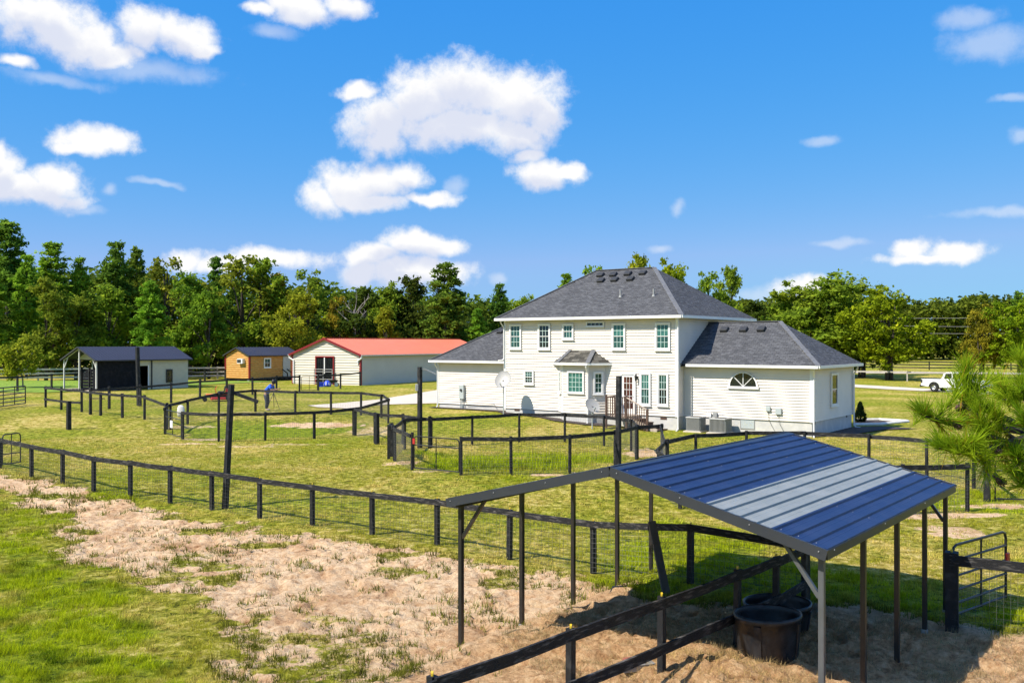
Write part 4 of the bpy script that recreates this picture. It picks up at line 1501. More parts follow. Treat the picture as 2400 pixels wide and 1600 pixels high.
obj('lid', MB().bbox(-0.28, 0.28, -0.21, 0.21, 0.362, 0.42, 0.02), M['blue_plastic'], c)

# ================================================================== LOG CABIN SHED
KF = Frame((-28.8, 103.0), math.atan2(-0.6, 0.8))
KW, KL, KZ = 4.2, 6.9, 0.45
KE, KR = 3.30, 4.12
cabin = thing('cabin', 'small honey-coloured log cabin with a slate blue metal roof', 'cabin', (KF.o.x, KF.o.y, 0), KF.rot)
ksl = (KR - KE) / (KW / 2)


def kl(z):
    if z <= KE:
        return (0, KW)
    k = (z - KE) / ksl
    return (k, KW - k)


kg = MB()
clap(kg, (-KW, 0), (0, 0), KZ + 0.28, KR - 0.03, 0.24, 0.05, kl, True)
obj('gable_wall', kg, M['log'], cabin)
kg = MB()
clap(kg, (0, 0), (0, KL), KZ + 0.28, KE, 0.24, 0.05, None, True)
obj('side_wall', kg, M['log'], cabin)
kg = MB()
clap(kg, (-KW, KL), (-KW, 0), KZ + 0.28, KE, 0.24, 0.05, None, True)
clap(kg, (0, KL), (-KW, KL), KZ + 0.28, KR - 0.03, 0.24, 0.05, kl, True)
obj('side_wall', kg, M['log'], cabin)
for x, y in ((0, 0), (-KW, 0), (0, KL)):
    obj('corner_trim', MB().box(x - 0.09, x + 0.09, y - 0.09, y + 0.09, KZ + 0.24, KE), M['red_trim'], cabin)
obj('floor_frame', MB().box(-KW + 0.05, -0.05, 0.05, KL - 0.05, KZ + 0.14, KZ + 0.285), M['dark_board'], cabin)
for x in (-KW + 0.3, -KW / 2, -0.3):
    for y in (0.25, KL - 0.3):
        obj('pier', MB().box(x - 0.18, x + 0.18, y - 0.2, y + 0.2, KZ - 0.1, KZ + 0.14), M['block'], cabin)
for sgn, xe in ((1, 0.22), (-1, -KW - 0.22)):
    ridge = Vector((-KW / 2, -0.25, KR + 0.08))
    eave = Vector((xe, -0.25, KR + 0.08 - ksl * (KW / 2 + 0.22)))
    obj('roof_sheet', MB().sheet(ridge, eave - ridge, (0, KL + 0.5, 0), rib_prof(KL + 0.5, 0.4, 0.03, 0.04, 0.02)), M['shed_roof'], cabin)
    obj('rake_trim', MB().beam(ridge - Vector((0, 0.02, 0.05)), eave - Vector((0, 0.02, 0.05)), 0.05, 0.13), M['ac_dark'], cabin)
    obj('eave_trim', MB().beam(eave + Vector((0, 0, -0.05)), eave + Vector((0, KL + 0.5, -0.05)), 0.05, 0.11), M['ac_dark'], cabin)
KS = Frame(KF.world(0, 0), KF.rot + R(90))
a, b, z0, z1 = wpix(617.5, 634, 838.5, 862, 0, KS)
window(cabin, a, b, z0, z1, (0.05, 0, 0), R(90), True, 2, 1, 1, 'glass', 'glass_dark', trim=0.1)
a, b, z0, z1 = wpix(662.5, 679, 835, 884, 0, KS)
kd = obj('door', MB().box(a, a + 1.0, -0.06, 0.0, KZ + 0.3, KE - 0.12), M['meter'], cabin, (0.05, 0, 0), R(90))
obj('door_knob', MB().tube((a + 0.85, -0.06, KZ + 1.2), (a + 0.85, -0.12, KZ + 1.2), 0.04), M['ac_dark'], kd)
for k in range(2):
    obj('step', MB().box(a - 0.1, a + 1.1, -0.9 + 0.3 * k, -0.6 + 0.3 * k, KZ + 0.0, KZ + 0.14 + 0.14 * k), M['dark_board'], kd)
for s in (a - 0.12, a + 0.55):
    obj('step_rail', MB().beam((s, -0.95, KZ + 0.8), (s, -0.05, KZ + 1.25), 0.06, 0.09).beam((s, -0.92, KZ), (s, -0.92, KZ + 0.85), 0.08, 0.08, (0, 1, 0)), M['dark_board'], kd)
a, b, z0, z1 = wpix(562, 575, 840.5, 851.5, 0, KF)
au = obj('window_air_conditioner', MB().bbox(a, b, -0.36, 0.0, z0, z1, 0.03), M['trim'], cabin, (0, -0.05, 0))
obj('grille', MB().box(a + 0.07, b - 0.22, -0.37, -0.355, z0 + 0.07, z1 - 0.07), M['ac_dark'], au)

# ================================================================== OPEN-FRONTED SHED
TF = Frame((-36.2, 82.0), math.atan2(0.809, 0.588))         # x along the long wall, away from the camera
TL, TW, TZ = 9.1, 5.3, 0.45
TE, TR = 3.28, 4.34
shed = thing('open_shed', 'dark and cream shed with a slate blue metal roof and open end bay', 'shed', (TF.o.x, TF.o.y, 0), TF.rot)
mid = TW / 2
for sgn, ye in ((1, -0.28), (-1, TW + 0.28)):
    ridge = Vector((-0.35, mid, TR))
    eave = Vector((-0.35, ye, TR - (TR - TE) / mid * (mid + 0.28)))
    obj('roof_sheet', MB().sheet(ridge, eave - ridge, (TL + 0.7, 0, 0), rib_prof(TL + 0.7, 0.3, 0.02, 0.035, 0.018)), M['shed_roof'], shed)
    obj('eave_trim', MB().beam(eave - Vector((0, 0, 0.05)), eave + Vector((TL + 0.7, 0, -0.05)), 0.05, 0.11), M['ac_dark'], shed)
    obj('rake_trim', MB().beam(ridge - Vector((0.02, 0, 0.05)), eave - Vector((0.02, 0, 0.05)), 0.05, 0.12), M['ac_dark'], shed)
ZT = TE - 0.13


def spx(px, fr=TF):
    return fr.pix(px, 870, 0)[0]


xd0, xd1 = spx(320), spx(347)
xc0 = spx(355)
wl = MB()
clap(wl, (0.05, 0), (xd0, 0), TZ, ZT, 0.2, 0.02)
obj('dark_wall', wl, M['dark_board'], shed)
wl = MB()
clap(wl, (xd1, 0), (TL, 0), TZ, ZT, 0.262, 0.025)
obj('cream_wall', wl, M['shed_cream'], shed)
obj('lintel', MB().box(xd0, xd1, -0.02, 0.05, ZT - 0.55, ZT), M['shed_cream'], shed)
wl = MB()
clap(wl, (TL, TW), (2.6, TW), TZ, ZT, 0.4, 0.02)
clap(wl, (TL, 0), (TL, TW), TZ, TR - 0.1, 0.4, 0.02, lambda z: (0, TW) if z < ZT else ((z - ZT) / (TR - ZT) * mid, TW - (z - ZT) / (TR - ZT) * mid))
clap(wl, (xd0 - 0.2, TW), (xd0 - 0.2, 0), TZ, ZT, 0.4, 0.02)
obj('inner_wall', wl, M['dark_board'], shed)
obj('vertical_trim', MB().box(xc0 - 0.07, xc0 + 0.07, -0.06, 0.0, TZ, ZT), M['ac_dark'], shed)
obj('door_trim', MB().box(xd1 - 0.02, xd1 + 0.06, -0.06, 0.0, TZ, ZT - 0.5), M['trim'], shed)
a, b, z0, z1 = wpix(388.5, 403.5, 865, 896, 0, TF)
sw_ = obj('window', MB().ring(a, b, z0, z1, 0.08, -0.07, 0.0), M['ac_dark'], shed, (0, -0.02, 0))
obj('pane', MB().box(a + 0.08, b - 0.08, -0.03, -0.01, z0 + 0.08, z1 - 0.08), M['glass_dark'], sw_)
for x, y in ((-0.12, 0.0), (-0.12, TW), (-0.12, TW * 0.52), (2.6, TW)):
    zt = ZT + 0.05 if y in (0.0, TW) else TR - 0.2
    obj('post', MB().box(x - 0.05, x + 0.05, y - 0.05, y + 0.05, TZ - 0.1, zt), M['galv_post'], shed)
    if y == 0.0:
        obj('brace', MB().beam((x, 0.02, ZT - 0.75), (x, 0.62, ZT + 0.2), 0.06, 0.06, (1, 0, 0)), M['galv_post'], shed)
    elif y == TW and x < 0:
        obj('brace', MB().beam((x, TW - 0.02, ZT - 0.75), (x, TW - 0.62, ZT + 0.2), 0.06, 0.06, (1, 0, 0)), M['galv_post'], shed)
for xx in (-0.12, 2.0, 4.5):
    obj('rafter', MB().beam((xx, 0, ZT), (xx, mid, TR - 0.12), 0.05, 0.06).beam((xx, mid, TR - 0.12), (xx, TW, ZT), 0.05, 0.06), M['galv_post'], shed)
obj('gable_panel', MB().add([(0.9, 0.3, ZT + 0.02), (0.9, TW - 0.3, ZT + 0.02), (0.9, mid, TR - 0.18)], [(0, 1, 2)]), M['shed_cream'], shed)
for i, (y0_, y1_) in enumerate(((0.35, 1.2), (1.32, 2.6), (2.72, 3.9))):
    for k in range(7):
        z = TZ + 0.02 + 0.27 * k
        obj('stall_board', MB().box(0.75 + 0.03 * i, 0.80 + 0.03 * i, y0_, y1_, z, z + 0.25), M['dark_board'], shed)
for y in (1.26, 2.66, 3.96):
    obj('stall_post', MB().box(0.70, 0.86, y - 0.06, y + 0.06, TZ, TZ + 2.0), M['black'], shed)
flr = flat_poly('shed_floor', [TF.world(-1.2, -0.3), TF.world(1.8, -0.3), TF.world(1.8, TW), TF.world(-1.2, TW)], M['concrete'], 0.05)
struct(flr)['label'] = 'pale concrete pad under the open shed bay'
c = thing('pallet', 'pale wooden pallet lying on the shed floor', 'pallet', (*TF.world(-0.4, 3.2), TZ + 0.055), TF.rot)
for k in range(5):
    obj('slat', MB().box(-0.5, 0.5, -0.6 + 0.25 * k, -0.45 + 0.25 * k, 0.1, 0.13), M['deck_pale'], c)
for k in range(3):
    obj('bearer', MB().box(-0.48 + 0.45 * k, -0.40 + 0.45 * k, -0.6, 0.55, 0.0, 0.1), M['deck_pale'], c)

# ================================================================== FENCES
def fence(name, label, pts, h, rails, mat_post='black', mat_rail='black_rail', pw=0.105, wire=0.1, cat='fence', closed=False, group=None, skip=(), extra=0.04, rh=0.14, wire_r=0.0014,
          insul=False, round_=False, side=None, wire_h=None, skip_post=()):
    """posts, boards and wire mesh along a list of ground points; skip = spans left open"""
    pts = [np.array(p, float) for p in pts]
    c0 = pts[0]
    base = GV(c0)
    t = thing(name, label, cat, base, 0, group)
    rn = random.Random(len(label) * 7 + int(abs(c0[0]) * 10))
    n = len(pts)
    spans = [(i, (i + 1) % n) for i in range(n if closed else n - 1)]
    wm = MB()
    ctr = sum(pts) / n
    for i, p in enumerate(pts):
        if i in skip_post:
            continue
        q = GV(p) - base
        lean = Vector((rn.uniform(-0.012, 0.012), rn.uniform(-0.012, 0.012), 0))
        top = q + Vector((0, 0, h + extra + rn.uniform(-0.015, 0.02))) + lean * h
        mb = MB()
        if round_:
            mb.tube(q - Vector((0, 0, 0.15)), top, pw * 0.56, pw * 0.53, 10)
        else:
            d = pts[(i + 1) % n] - p if (i < n - 1 or closed) else p - pts[i - 1]
            mb.beam(q - Vector((0, 0, 0.15)), top, pw, pw, (d[0], d[1], 0))
        po = obj('post', mb, M[mat_post], t)
        if insul:
            dirc = Vector((-float(p[0]), -float(p[1]), 0)).normalized()
            obj('insulator', MB().beam(top + Vector((0, 0, -0.02)), top + Vector((0, 0, 0.05)), 0.028, 0.026, (0, 1, 0)).beam(top + Vector((0, 0, 0.035)), top + Vector((0, 0, 0.035)) + dirc * 0.05, 0.02, 0.02), M['yellow'], po)
    for i, j in spans:
        if i in skip:
            continue
        a, b = GV(pts[i]) - base, GV(pts[j]) - base
        d = (b - a)
        d.z = 0
        d.normalize()
        nrm = Vector((d.y, -d.x, 0))
        vd = Vector((a.x + base.x, a.y + base.y, 0))
        if closed:
            out = Vector((a.x + base.x - ctr[0], a.y + base.y - ctr[1], 0))
            sg = 1 if nrm.dot(out) > 0 else -1
        else:
            sg = 1 if nrm.dot(-vd) > 0 else -1
        off = nrm * sg * (pw / 2 + 0.022)
        for zt in rails:
            j0, j1 = rn.uniform(-0.02, 0.02), rn.uniform(-0.02, 0.02)
            mb = MB()
            mid_ = (a + b) / 2 + off + Vector((0, 0, zt - rh / 2 + rn.uniform(-0.02, 0.006)))
            A_, B_ = a + off + Vector((0, 0, zt - rh / 2 + j0)) - d * 0.03, b + off + Vector((0, 0, zt - rh / 2 + j1)) + d * 0.03
            vs = []
            for P_ in (A_, mid_, B_):
                for s_, u_ in ((-1, -1), (1, -1), (1, 1), (-1, 1)):
                    vs.append(P_ + nrm * (s_ * 0.02) + Vector((0, 0, u_ * rh / 2)))
            mb.add(vs, [(0, 1, 2, 3), (11, 10, 9, 8)] + [(r_ + k, r_ + 4 + k, r_ + 4 + (k + 1) % 4, r_ + (k + 1) % 4) for r_ in (0, 4) for k in range(4)])
            obj('rail', mb, M[mat_rail], t)
        if wire:
            wo_ = nrm * sg * (pw / 2 + 0.004)
            Ln = (b - a).length
            m_ = max(1, int(Ln / wire))
            wh = wire_h or (h - 0.06)
            for k in range(m_):
                q = a + (b - a) * ((k + 0.5) / m_) + wo_
                wm.tube(q + Vector((0, 0, 0.02)), q + Vector((0, 0, wh)), wire_r, n=3, caps=False)
            nz = int(wh / wire)
            for k in range(nz + 1):
                z = 0.03 + (wh - 0.03) * k / nz
                wm.tube(a + wo_ + Vector((0, 0, z)), b + wo_ + Vector((0, 0, z)), wire_r, n=3, caps=False)
    if wm.v:
        w = obj('wire_mesh', wm, M['galv'], t)
        w['kind'] = 'stuff'
    return t


FRONT_PX = [(-78, 1082), (0, 1099), (74, 1118), (147, 1133), (220, 1151), (306, 1164), (399, 1177), (497, 1193), (609, 1213), (732.5, 1232), (872.5, 1254), (1024.7, 1276), (1194, 1308),
            (1391, 1342), (1618, 1366)]
front_pts = [G(*p) for p in FRONT_PX] + [np.array((5.25, 16.75))]
fence('paddock_fence', 'long black board and wire fence running across the foreground behind the sand', front_pts, 1.16, [1.16], insul=True, wire=0.1, wire_r=0.0027, extra=-0.01)
inner_pts = [(-2.4, 8.25), (-0.83, 9.92), (0.72, 11.6), (2.08, 13.07), (3.5, 14.6), (4.35, 15.5), (5.16, 16.55)]
fence('inner_fence', 'black two-board fence running under the blue-roofed shelter', inner_pts, 1.18, [1.18, 0.55], wire=0, insul=True, extra=0.0, pw=0.09)
pen1 = fence('round_pen', 'left round pen of black posts, single rail and wire', list(PEN1), 1.36, [1.36], closed=True, skip=(0,), wire=0.1, extra=0.0, wire_r=0.0034)
pen2 = fence('round_pen', 'middle round pen with the red-latched gate, in front of the house steps', list(PEN2), 1.36, [1.36], closed=True, skip=(11,), wire=0.1, extra=0.02, round_=True, wire_r=0.003)
pen3 = fence('round_pen', 'right round pen behind the blue-roofed shelter', list(PEN3), 1.36, [1.36], closed=True, skip=(8,), wire=0.1, extra=0.02, round_=True, wire_r=0.003)
fence('link_fence', 'short black fence joining the left and middle round pens', [G(833, 1019.5), G(879, 1036), G(945, 1040), G(1007, 1050.5)], 1.38, [1.38], wire=0.1)
fence('link_fence', 'two leaning black posts and a rail at the left side of the middle pen', [G(924, 1079), G(917.5, 1070), G(911, 1075)], 1.36, [1.36], wire=0)
fence('link_fence', 'short black fence joining the middle and right round pens', [G(1493, 1075), G(1551, 1072), (5.38, 32.55)], 1.36, [1.36], wire=0.1)
fence('yard_fence', 'black fence at left with a second lower rail, ending at the left round pen', [G(107, 954), G(143.7, 960), G(191.7, 965)], 1.36, [1.36, 0.62], wire=0, skip_post=(2,), pw=0.12)
fence('yard_fence', 'single-rail black fence running from the two-rail section to the left pen', [G(191.7, 965), G(236, 973.7), G(287, 979), G(338.8, 983), G(392, 1006)], 1.36, [1.36], wire=0.12, pw=0.12)
fence('yard_fence', 'long black fence in front of the shed, cabin and barn', [G(212, 962), G(256, 958), G(329, 951.6), G(401, 944), G(468.6, 933.5), G(531, 928.5), G(592, 925), G(648, 918.7), G(702, 917)], 1.36, [1.36], wire=0.15, pw=0.13, extra=0.08)
fence('yard_fence', 'short black fence between the garden gate and the barn corner', [G(746, 915), G(798, 910.5), G(844, 904)], 1.36, [1.36], wire=0, pw=0.13)
fence('pasture_fence', 'dark fence along the bright green pasture left of the shed', [G(-60, 922), G(41, 918), G(121, 911), G(186, 906)], 1.36, [1.36], wire=0.2, pw=0.14)
fence('pasture_fence', 'dark fence between the shed and the cabin', [G(438, 900), G(480, 896.5), G(528, 893)], 1.3, [1.3], wire=0, pw=0.14)
fence('tree_line_fence', 'weathered pale-railed fence below the trees at far left', [(-62, 101), (-57, 102.5), (-52.5, 104), (-48, 105.5), (-43.5, 107), (-39, 108.5), (-34.5, 110), (-30, 111)], 1.42, [1.42, 0.95, 0.5], 'far_rail', 'far_rail', pw=0.16, wire=0, rh=0.2)
fence('roadside_fence', 'weathered pale fence beyond the drive at right', [(30, 125), (36, 121), (42, 117.5), (48, 114), (54, 110.5), (60, 107), (66, 103.5), (72, 100)], 1.25, [1.25], 'far_rail', 'far_rail', pw=0.14, wire=0.25, rh=0.2)
fence('far_field_fence', 'dark three-rail fence across the far field at right', [(48, 170), (54, 168), (60, 166), (66, 164), (72, 162), (78, 160), (84, 158), (90, 156), (96, 154)], 1.5, [1.5, 1.0, 0.5], pw=0.18, wire=0, rh=0.2)
# right-hand fence beside the shelter
rf = fence('corner_fence', 'peeling black board fence leaving the frame beside the shelter at right', [(7.32, 15.62), (8.75, 14.85), (10.4, 14.0)], 1.2, [1.2], wire=0.1, pw=0.20, insul=True, rh=0.17, wire_r=0.0018)


def gate(name, label, p0, p1, h, zs, ups, group=None, mat='tube', r=0.024, mesh=0.0, latch=None, z0=0.08):
    """tube gate between two ground points with a rounded top corner at the free end p1"""
    a, b = GV(p0), GV(p1)
    L_ = (Vector((b.x, b.y)) - Vector((a.x, a.y))).length
    t = thing(name, label, 'gate', a, math.atan2(b.y - a.y, b.x - a.x), group)
    slope = (b.z - a.z)
    top = z0 + h
    pts = [(0.03, 0, z0), (0.03, 0, top - 0.12), (0.07, 0, top - 0.03), (0.15, 0, top), (L_ - 0.15, 0, top + slope), (L_ - 0.06, 0, top - 0.03 + slope), (L_ - 0.02, 0, top - 0.12 + slope), (L_ - 0.02, 0, z0 + slope)]
    obj('frame', MB().path(pts, r, 8), M[mat], t)
    for z in zs:
        obj('rail', MB().tube((0.03, 0, z0 + z), (L_ - 0.02, 0, z0 + z + slope), r * 0.9, n=8), M[mat], t)
    for k in ups:
        obj('upright', MB().tube((L_ * k, 0, z0), (L_ * k, 0, top + slope * k), r * 0.75, n=8), M[mat], t)
    if mesh:
        wm = MB()
        m_ = int(L_ / mesh)
        for k in range(1, m_):
            x = L_ * k / m_
            wm.tube((x, -0.02, z0 - 0.05), (x, -0.02, top - 0.05), 0.0018, n=3, caps=False)
        for k in range(int(h / mesh)):
            wm.tube((0.03, -0.02, z0 + k * mesh), (L_, -0.02, z0 + k * mesh), 0.0018, n=3, caps=False)
        w = obj('wire_mesh', wm, M['galv'], t)
        w['kind'] = 'stuff'
    if latch:
        obj('latch', MB().box(L_ * latch[0] - 0.05, L_ * latch[0] + 0.05, -0.07, -0.03, z0 + latch[1] - 0.10, z0 + latch[1] + 0.10), M['red_mower'], t)
    return t


gate('tube_gate', 'dark tube gate standing open by the shelter at right', (7.40, 15.80), (8.98, 17.06), 1.20, [0.03, 0.22, 0.44, 0.68, 0.95], [0.52], mesh=0.1, latch=(0.97, 0.72))
gate('tube_gate', 'dark tube gate of the middle round pen, with a red latch', G(969, 1101.5), G(1077, 1112), 1.18, [0.02, 0.86], [0.5], latch=(0.03, 1.0), mesh=0.1)
gate('tube_gate', 'dark tube gate of the left round pen, holding a white notice', G(388, 1018), G(425, 1028.5), 1.18, [0.02, 0.85], [0.45])
gate('tube_gate', 'dark tube gate swung open beyond the far left fence corner', (front_pts[1][0] - 0.2, front_pts[1][1] + 0.5), G(49, 1088), 1.15, [0.02, 0.4, 0.8], [0.5])
gate('tube_gate', 'wide grey-black tube gate at the left edge beside the yard fence', G(60, 948), G(-50, 963), 1.22, [0.02, 0.25, 0.5, 0.75, 1.0], [0.25, 0.5], r=0.04)
gate('tube_gate', 'small dark garden gate in front of the barn', G(706, 917), G(744, 916), 1.25, [0.02, 0.8], [0.5])
gate('tube_gate', 'dark tube gate of the right round pen beside the pine branches', (14.25, 27.75), (16.6, 27.3), 1.15, [0.02, 0.85], [0.5], mesh=0.1)


def post_thing(name, label, px, py, h, w=0.14, lean=(0, 0), mat='black', group=None, cat='post'):
    p = G(px, py)
    t = thing(name, label, cat, GV(p), 0, group)
    obj('shaft', MB().beam((0, 0, -0.2), (lean[0], lean[1], h), w, w, (0.6, 0.8, 0), 0.92), M[mat], t)
    return t


pl = post_thing('utility_post', 'tall black post leaning behind the foreground fence at left', 527, 1190, 3.75, 0.15, (0.17, 0.1))
obj('brace', MB().beam((0.16, 0.1, 3.52), (0.98, 0.12, 3.22), 0.05, 0.10), M['black'], pl)
post_thing('utility_post', 'tall dark post rising behind the ridge of the blue-roofed shelter', 1449, 1094, 3.45, 0.17, (0.02, 0))
pl = post_thing('lamp_post', 'tall black post carrying a solar lamp between the two nearer pens', 984, 1049.5, 3.62, 0.17, cat='lamp')
obj('lamp_arm', MB().beam((0.05, 0, 3.55), (0.35, 0.02, 3.48), 0.05, 0.05), M['ac'], pl)
obj('solar_panel', MB().beam((0.25, 0.02, 3.52), (0.72, 0.05, 3.30), 0.26, 0.04), M['dish'], pl)
obj('switch_box', MB().bbox(-0.20, -0.05, -0.08, 0.08, 2.55, 2.85, 0.02), M['ac'], pl)
post_thing('utility_post', 'tall dark pole in front of the shed doorway', 326, 950.5, 3.95, 0.22, (-0.12, 0))
post_thing('marker_post', 'short thick black post standing alone on the lawn at left', 161.4, 1006, 1.5, 0.2)
mk = post_thing('hitching_post', 'low black post with a thin rail beside the yard fence', 212, 971, 0.98, 0.14)
obj('rail', MB().beam((0, 0, 0.95), (0.9, -0.1, 0.95), 0.05, 0.05), M['black'], mk)
post_thing('gate_post', 'thick black gate post at the right of the right-hand pen', 2313, 1176, 1.36, 0.17)
post_thing('gate_post', 'thick black post beside the open gate of the left pen', 883, 1040, 1.42, 0.19)
# notice and feed bag at the left pen gate
p = G(404, 1023)
nt_ = thing('notice_board', 'white notice hung on the left pen gate', 'sign', GV(p, 0.45), math.atan2(*(G(425, 1028.5) - G(388, 1018))[::-1]))
obj('panel', MB().bbox(-0.18, 0.18, -0.06, -0.035, 0.0, 0.36, 0.01), M['trim'], nt_)
p = G(424, 1022)
bag = thing('feed_bag', 'white plastic bag hanging over the left pen gate', 'bag', GV(p, 0.95))
obj('bag_body', MB().lathe([(0.02, 0.0), (0.16, 0.03), (0.20, 0.25), (0.17, 0.50), (0.10, 0.60), (0.02, 0.62)], n=12, sy=0.4), M['edging'], bag, smooth=True)

# ================================================================== SHELTER (blue roofed carport)
CO = Vector((CARPORT_O[0], CARPORT_O[1], 0))
CW, CL, CE, CR = 6.03, 6.40, 2.20, 2.945
sh = thing('shelter', 'open steel shelter with a striped navy and grey metal roof', 'shelter', CO, CARPORT_ROT)
half = CW / 2
slen = math.hypot(half, CR - CE)
up_r = Vector((-half, 0, CR - CE)).normalized()      # up the right slope
RIB = 0.2293


def c_panel(side, a0, a1, mat):
    """one roofing strip between ribs on a slope; a measured down from the ridge"""
    ridge = Vector((half, -0.06, CR))
    dn = Vector((half if side > 0 else -half, 0, -(CR - CE))).normalized()
    run = Vector((0, CL + 0.12, 0))
    o = ridge + dn * a0
    w = a1 - a0
    prof = [(0, 0.0), (0.014, 0.026), (0.044, 0.026), (0.062, 0.0), (w * 0.5, 0.0), (w * 0.55, 0.003), (w * 0.6, 0.0), (w + 0.004, 0.0)]
    mb = MB().sheet(o, run, dn, prof)
    mb2 = MB().sheet(o - Vector((0, 0, 0.014)), run, dn, [(0, 0), (w, 0)])
    mb.add(mb2.v, mb2.f)
    p = obj('roof_panel', mb, mat, sh)
    return p, o, dn


for side in (1, -1):
    k = 0
    a = 0.10
    while a < slen - 0.02:
        a1 = min(a + RIB, slen)
        t_ = (a + a1) / 2 / slen
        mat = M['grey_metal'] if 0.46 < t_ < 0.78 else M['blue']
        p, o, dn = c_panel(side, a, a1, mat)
        if side > 0:
            for yy in (0.12, 2.2, 4.3, CL - 0.1):
                s0 = o + dn * (RIB * 0.45) + Vector((0, yy, 0.012))
                obj('screw', MB().tube(s0, s0 + Vector((0, 0, 0.012)), 0.005, n=6), M['screw'], p)
        a = a1
        k += 1
rc = MB().sheet(Vector((half, -0.08, CR + 0.015)), Vector((0, CL + 0.16, 0)), Vector((half, 0, -(CR - CE))), [(-0.02, 0.004), (0.14, 0.006)])
rc2 = MB().sheet(Vector((half, -0.08, CR + 0.015)), Vector((0, CL + 0.16, 0)), Vector((-half, 0, -(CR - CE))), [(-0.02, 0.004), (0.14, 0.006)])
rc.add(rc2.v, rc2.f)
obj('ridge_cap', rc, M['charcoal'], sh)
for y in (-0.075, CL + 0.075):
    for s in (1, -1):
        p0 = Vector((half, y, CR - 0.045))
        p1 = Vector((half + s * (half + 0.03), y, CE - 0.055))
        rt = obj('rake_trim', MB().beam(p0, p1, 0.035, 0.135), M['charcoal'], sh)
        for q in (0.04, 0.36, 0.68, 0.97):
            sp = p0.lerp(p1, q) + Vector((0, -0.02 if y < 0 else 0.02, 0.02))
            obj('screw', MB().tube(sp, sp + Vector((0, -0.012 if y < 0 else 0.012, 0)), 0.007, n=6), M['screw'], rt)
for x, s in ((-0.02, -1), (CW + 0.02, 1)):
    obj('eave_trim', MB().beam((x, -0.06, CE - 0.055), (x, CL + 0.06, CE - 0.055), 0.03, 0.115), M['charcoal'], sh)
YS = [0.12, 1.74, 3.34, 4.92, 6.30]
for y in YS:
    ra = MB()
    for s in (1, -1):
        ra.beam((half, y, CR - 0.075), (half + s * (half - 0.06), y, CE - 0.075), 0.056, 0.056)
    obj('rafter', ra, M['tube'], sh)
for s, xx in ((-1, 0.10), (1, CW - 0.10)):
    for i, y in enumerate(YS):
        wx, wy = CO.x + xx * CAX[0] + y * CAY[0], CO.y + xx * CAX[1] + y * CAY[1]
        zb = float(full_z(np.array([wx]), np.array([wy]))[0])
        m_ = M['tube_pale'] if (s > 0 and i == 0) else M['tube']
        post = obj('post', MB().box(xx - 0.034, xx + 0.034, y - 0.034, y + 0.034, zb - 0.15, CE - 0.08), m_, sh)
        obj('foot', MB().box(xx - 0.042, xx + 0.042, y - 0.042, y + 0.042, zb - 0.1, zb + 0.05), M['ac'], post)
        if i in (0, 4):
            obj('brace', MB().beam((xx - s * 0.03, y, CE - 0.62), (xx - s * 0.50, y, CE + 0.03), 0.05, 0.05, (0, 1, 0)), m_, sh)
    obj('top_rail', MB().beam((xx, 0.02, CE - 0.10), (xx, CL - 0.02, CE - 0.10), 0.056, 0.056), M['tube'], sh)
    zb = [float(gz(CO.x + xx * CAX[0] + y * CAY[0], CO.y + xx * CAX[1] + y * CAY[1])) for y in (0, CL)]
# leaning plank
p = G(1562, 1392)
ln = thing('plank', 'weathered plank propped upright against a rear shelter post', 'plank', GV(p), 0)
obj('board', MB().beam((0.02, 0, -0.1), (-0.24, 0.25, 1.32), 0.15, 0.045, (0.4, -1, 0)), M['old_plank'], ln)


# stock tanks
def tank(label, x, y, r, h, dz=0.0, sy=0.9, rz=0.0):
    t = thing('stock_tank', label, 'stock tank', (x, y, float(full_z(np.array([x]), np.array([y]))[0]) - 0.02 + dz), rz, 'black stock tanks under the shelter')
    prof = [(0.001, 0.0), (r * 0.86, 0.0), (r * 0.90, 0.04), (r * 0.96, h * 0.6), (r * 0.975, h - 0.09), (r * 1.0, h - 0.085), (r * 1.02, h - 0.04), (r * 1.01, h), (r * 0.97, h + 0.005), (r * 0.94, h - 0.02),
            (r * 0.925, h - 0.1), (r * 0.87, 0.08), (0.001, 0.06)]
    obj('tub', MB().lathe(prof, n=40, sy=sy), M['rubber'], t, smooth=True)
    obj('drain_plug', MB().tube((r * 0.88, 0.1, 0.10), (r * 0.97, 0.11, 0.10), 0.035, n=8), M['galv_post'], t)
    for k in (0.5, 2.2, 3.8, 5.3):
        c_, s_ = math.cos(k), math.sin(k)
        obj('rib', MB().beam((r * 0.89 * c_, r * 0.89 * s_ * sy, 0.03), (r * 0.985 * c_, r * 0.985 * s_ * sy, h - 0.10), 0.10, 0.03, (c_, s_, 0)), M['rubber'], t)
    return t


tank('nearer deep black stock tank standing on the hay under the shelter', 3.88, 14.25, 0.52, 0.66, 0.0, 0.88, 0.4)
tank('wide black stock tank half hidden behind the nearer one', 4.42, 15.65, 0.58, 0.44, 0.0, 0.9, 0.5)
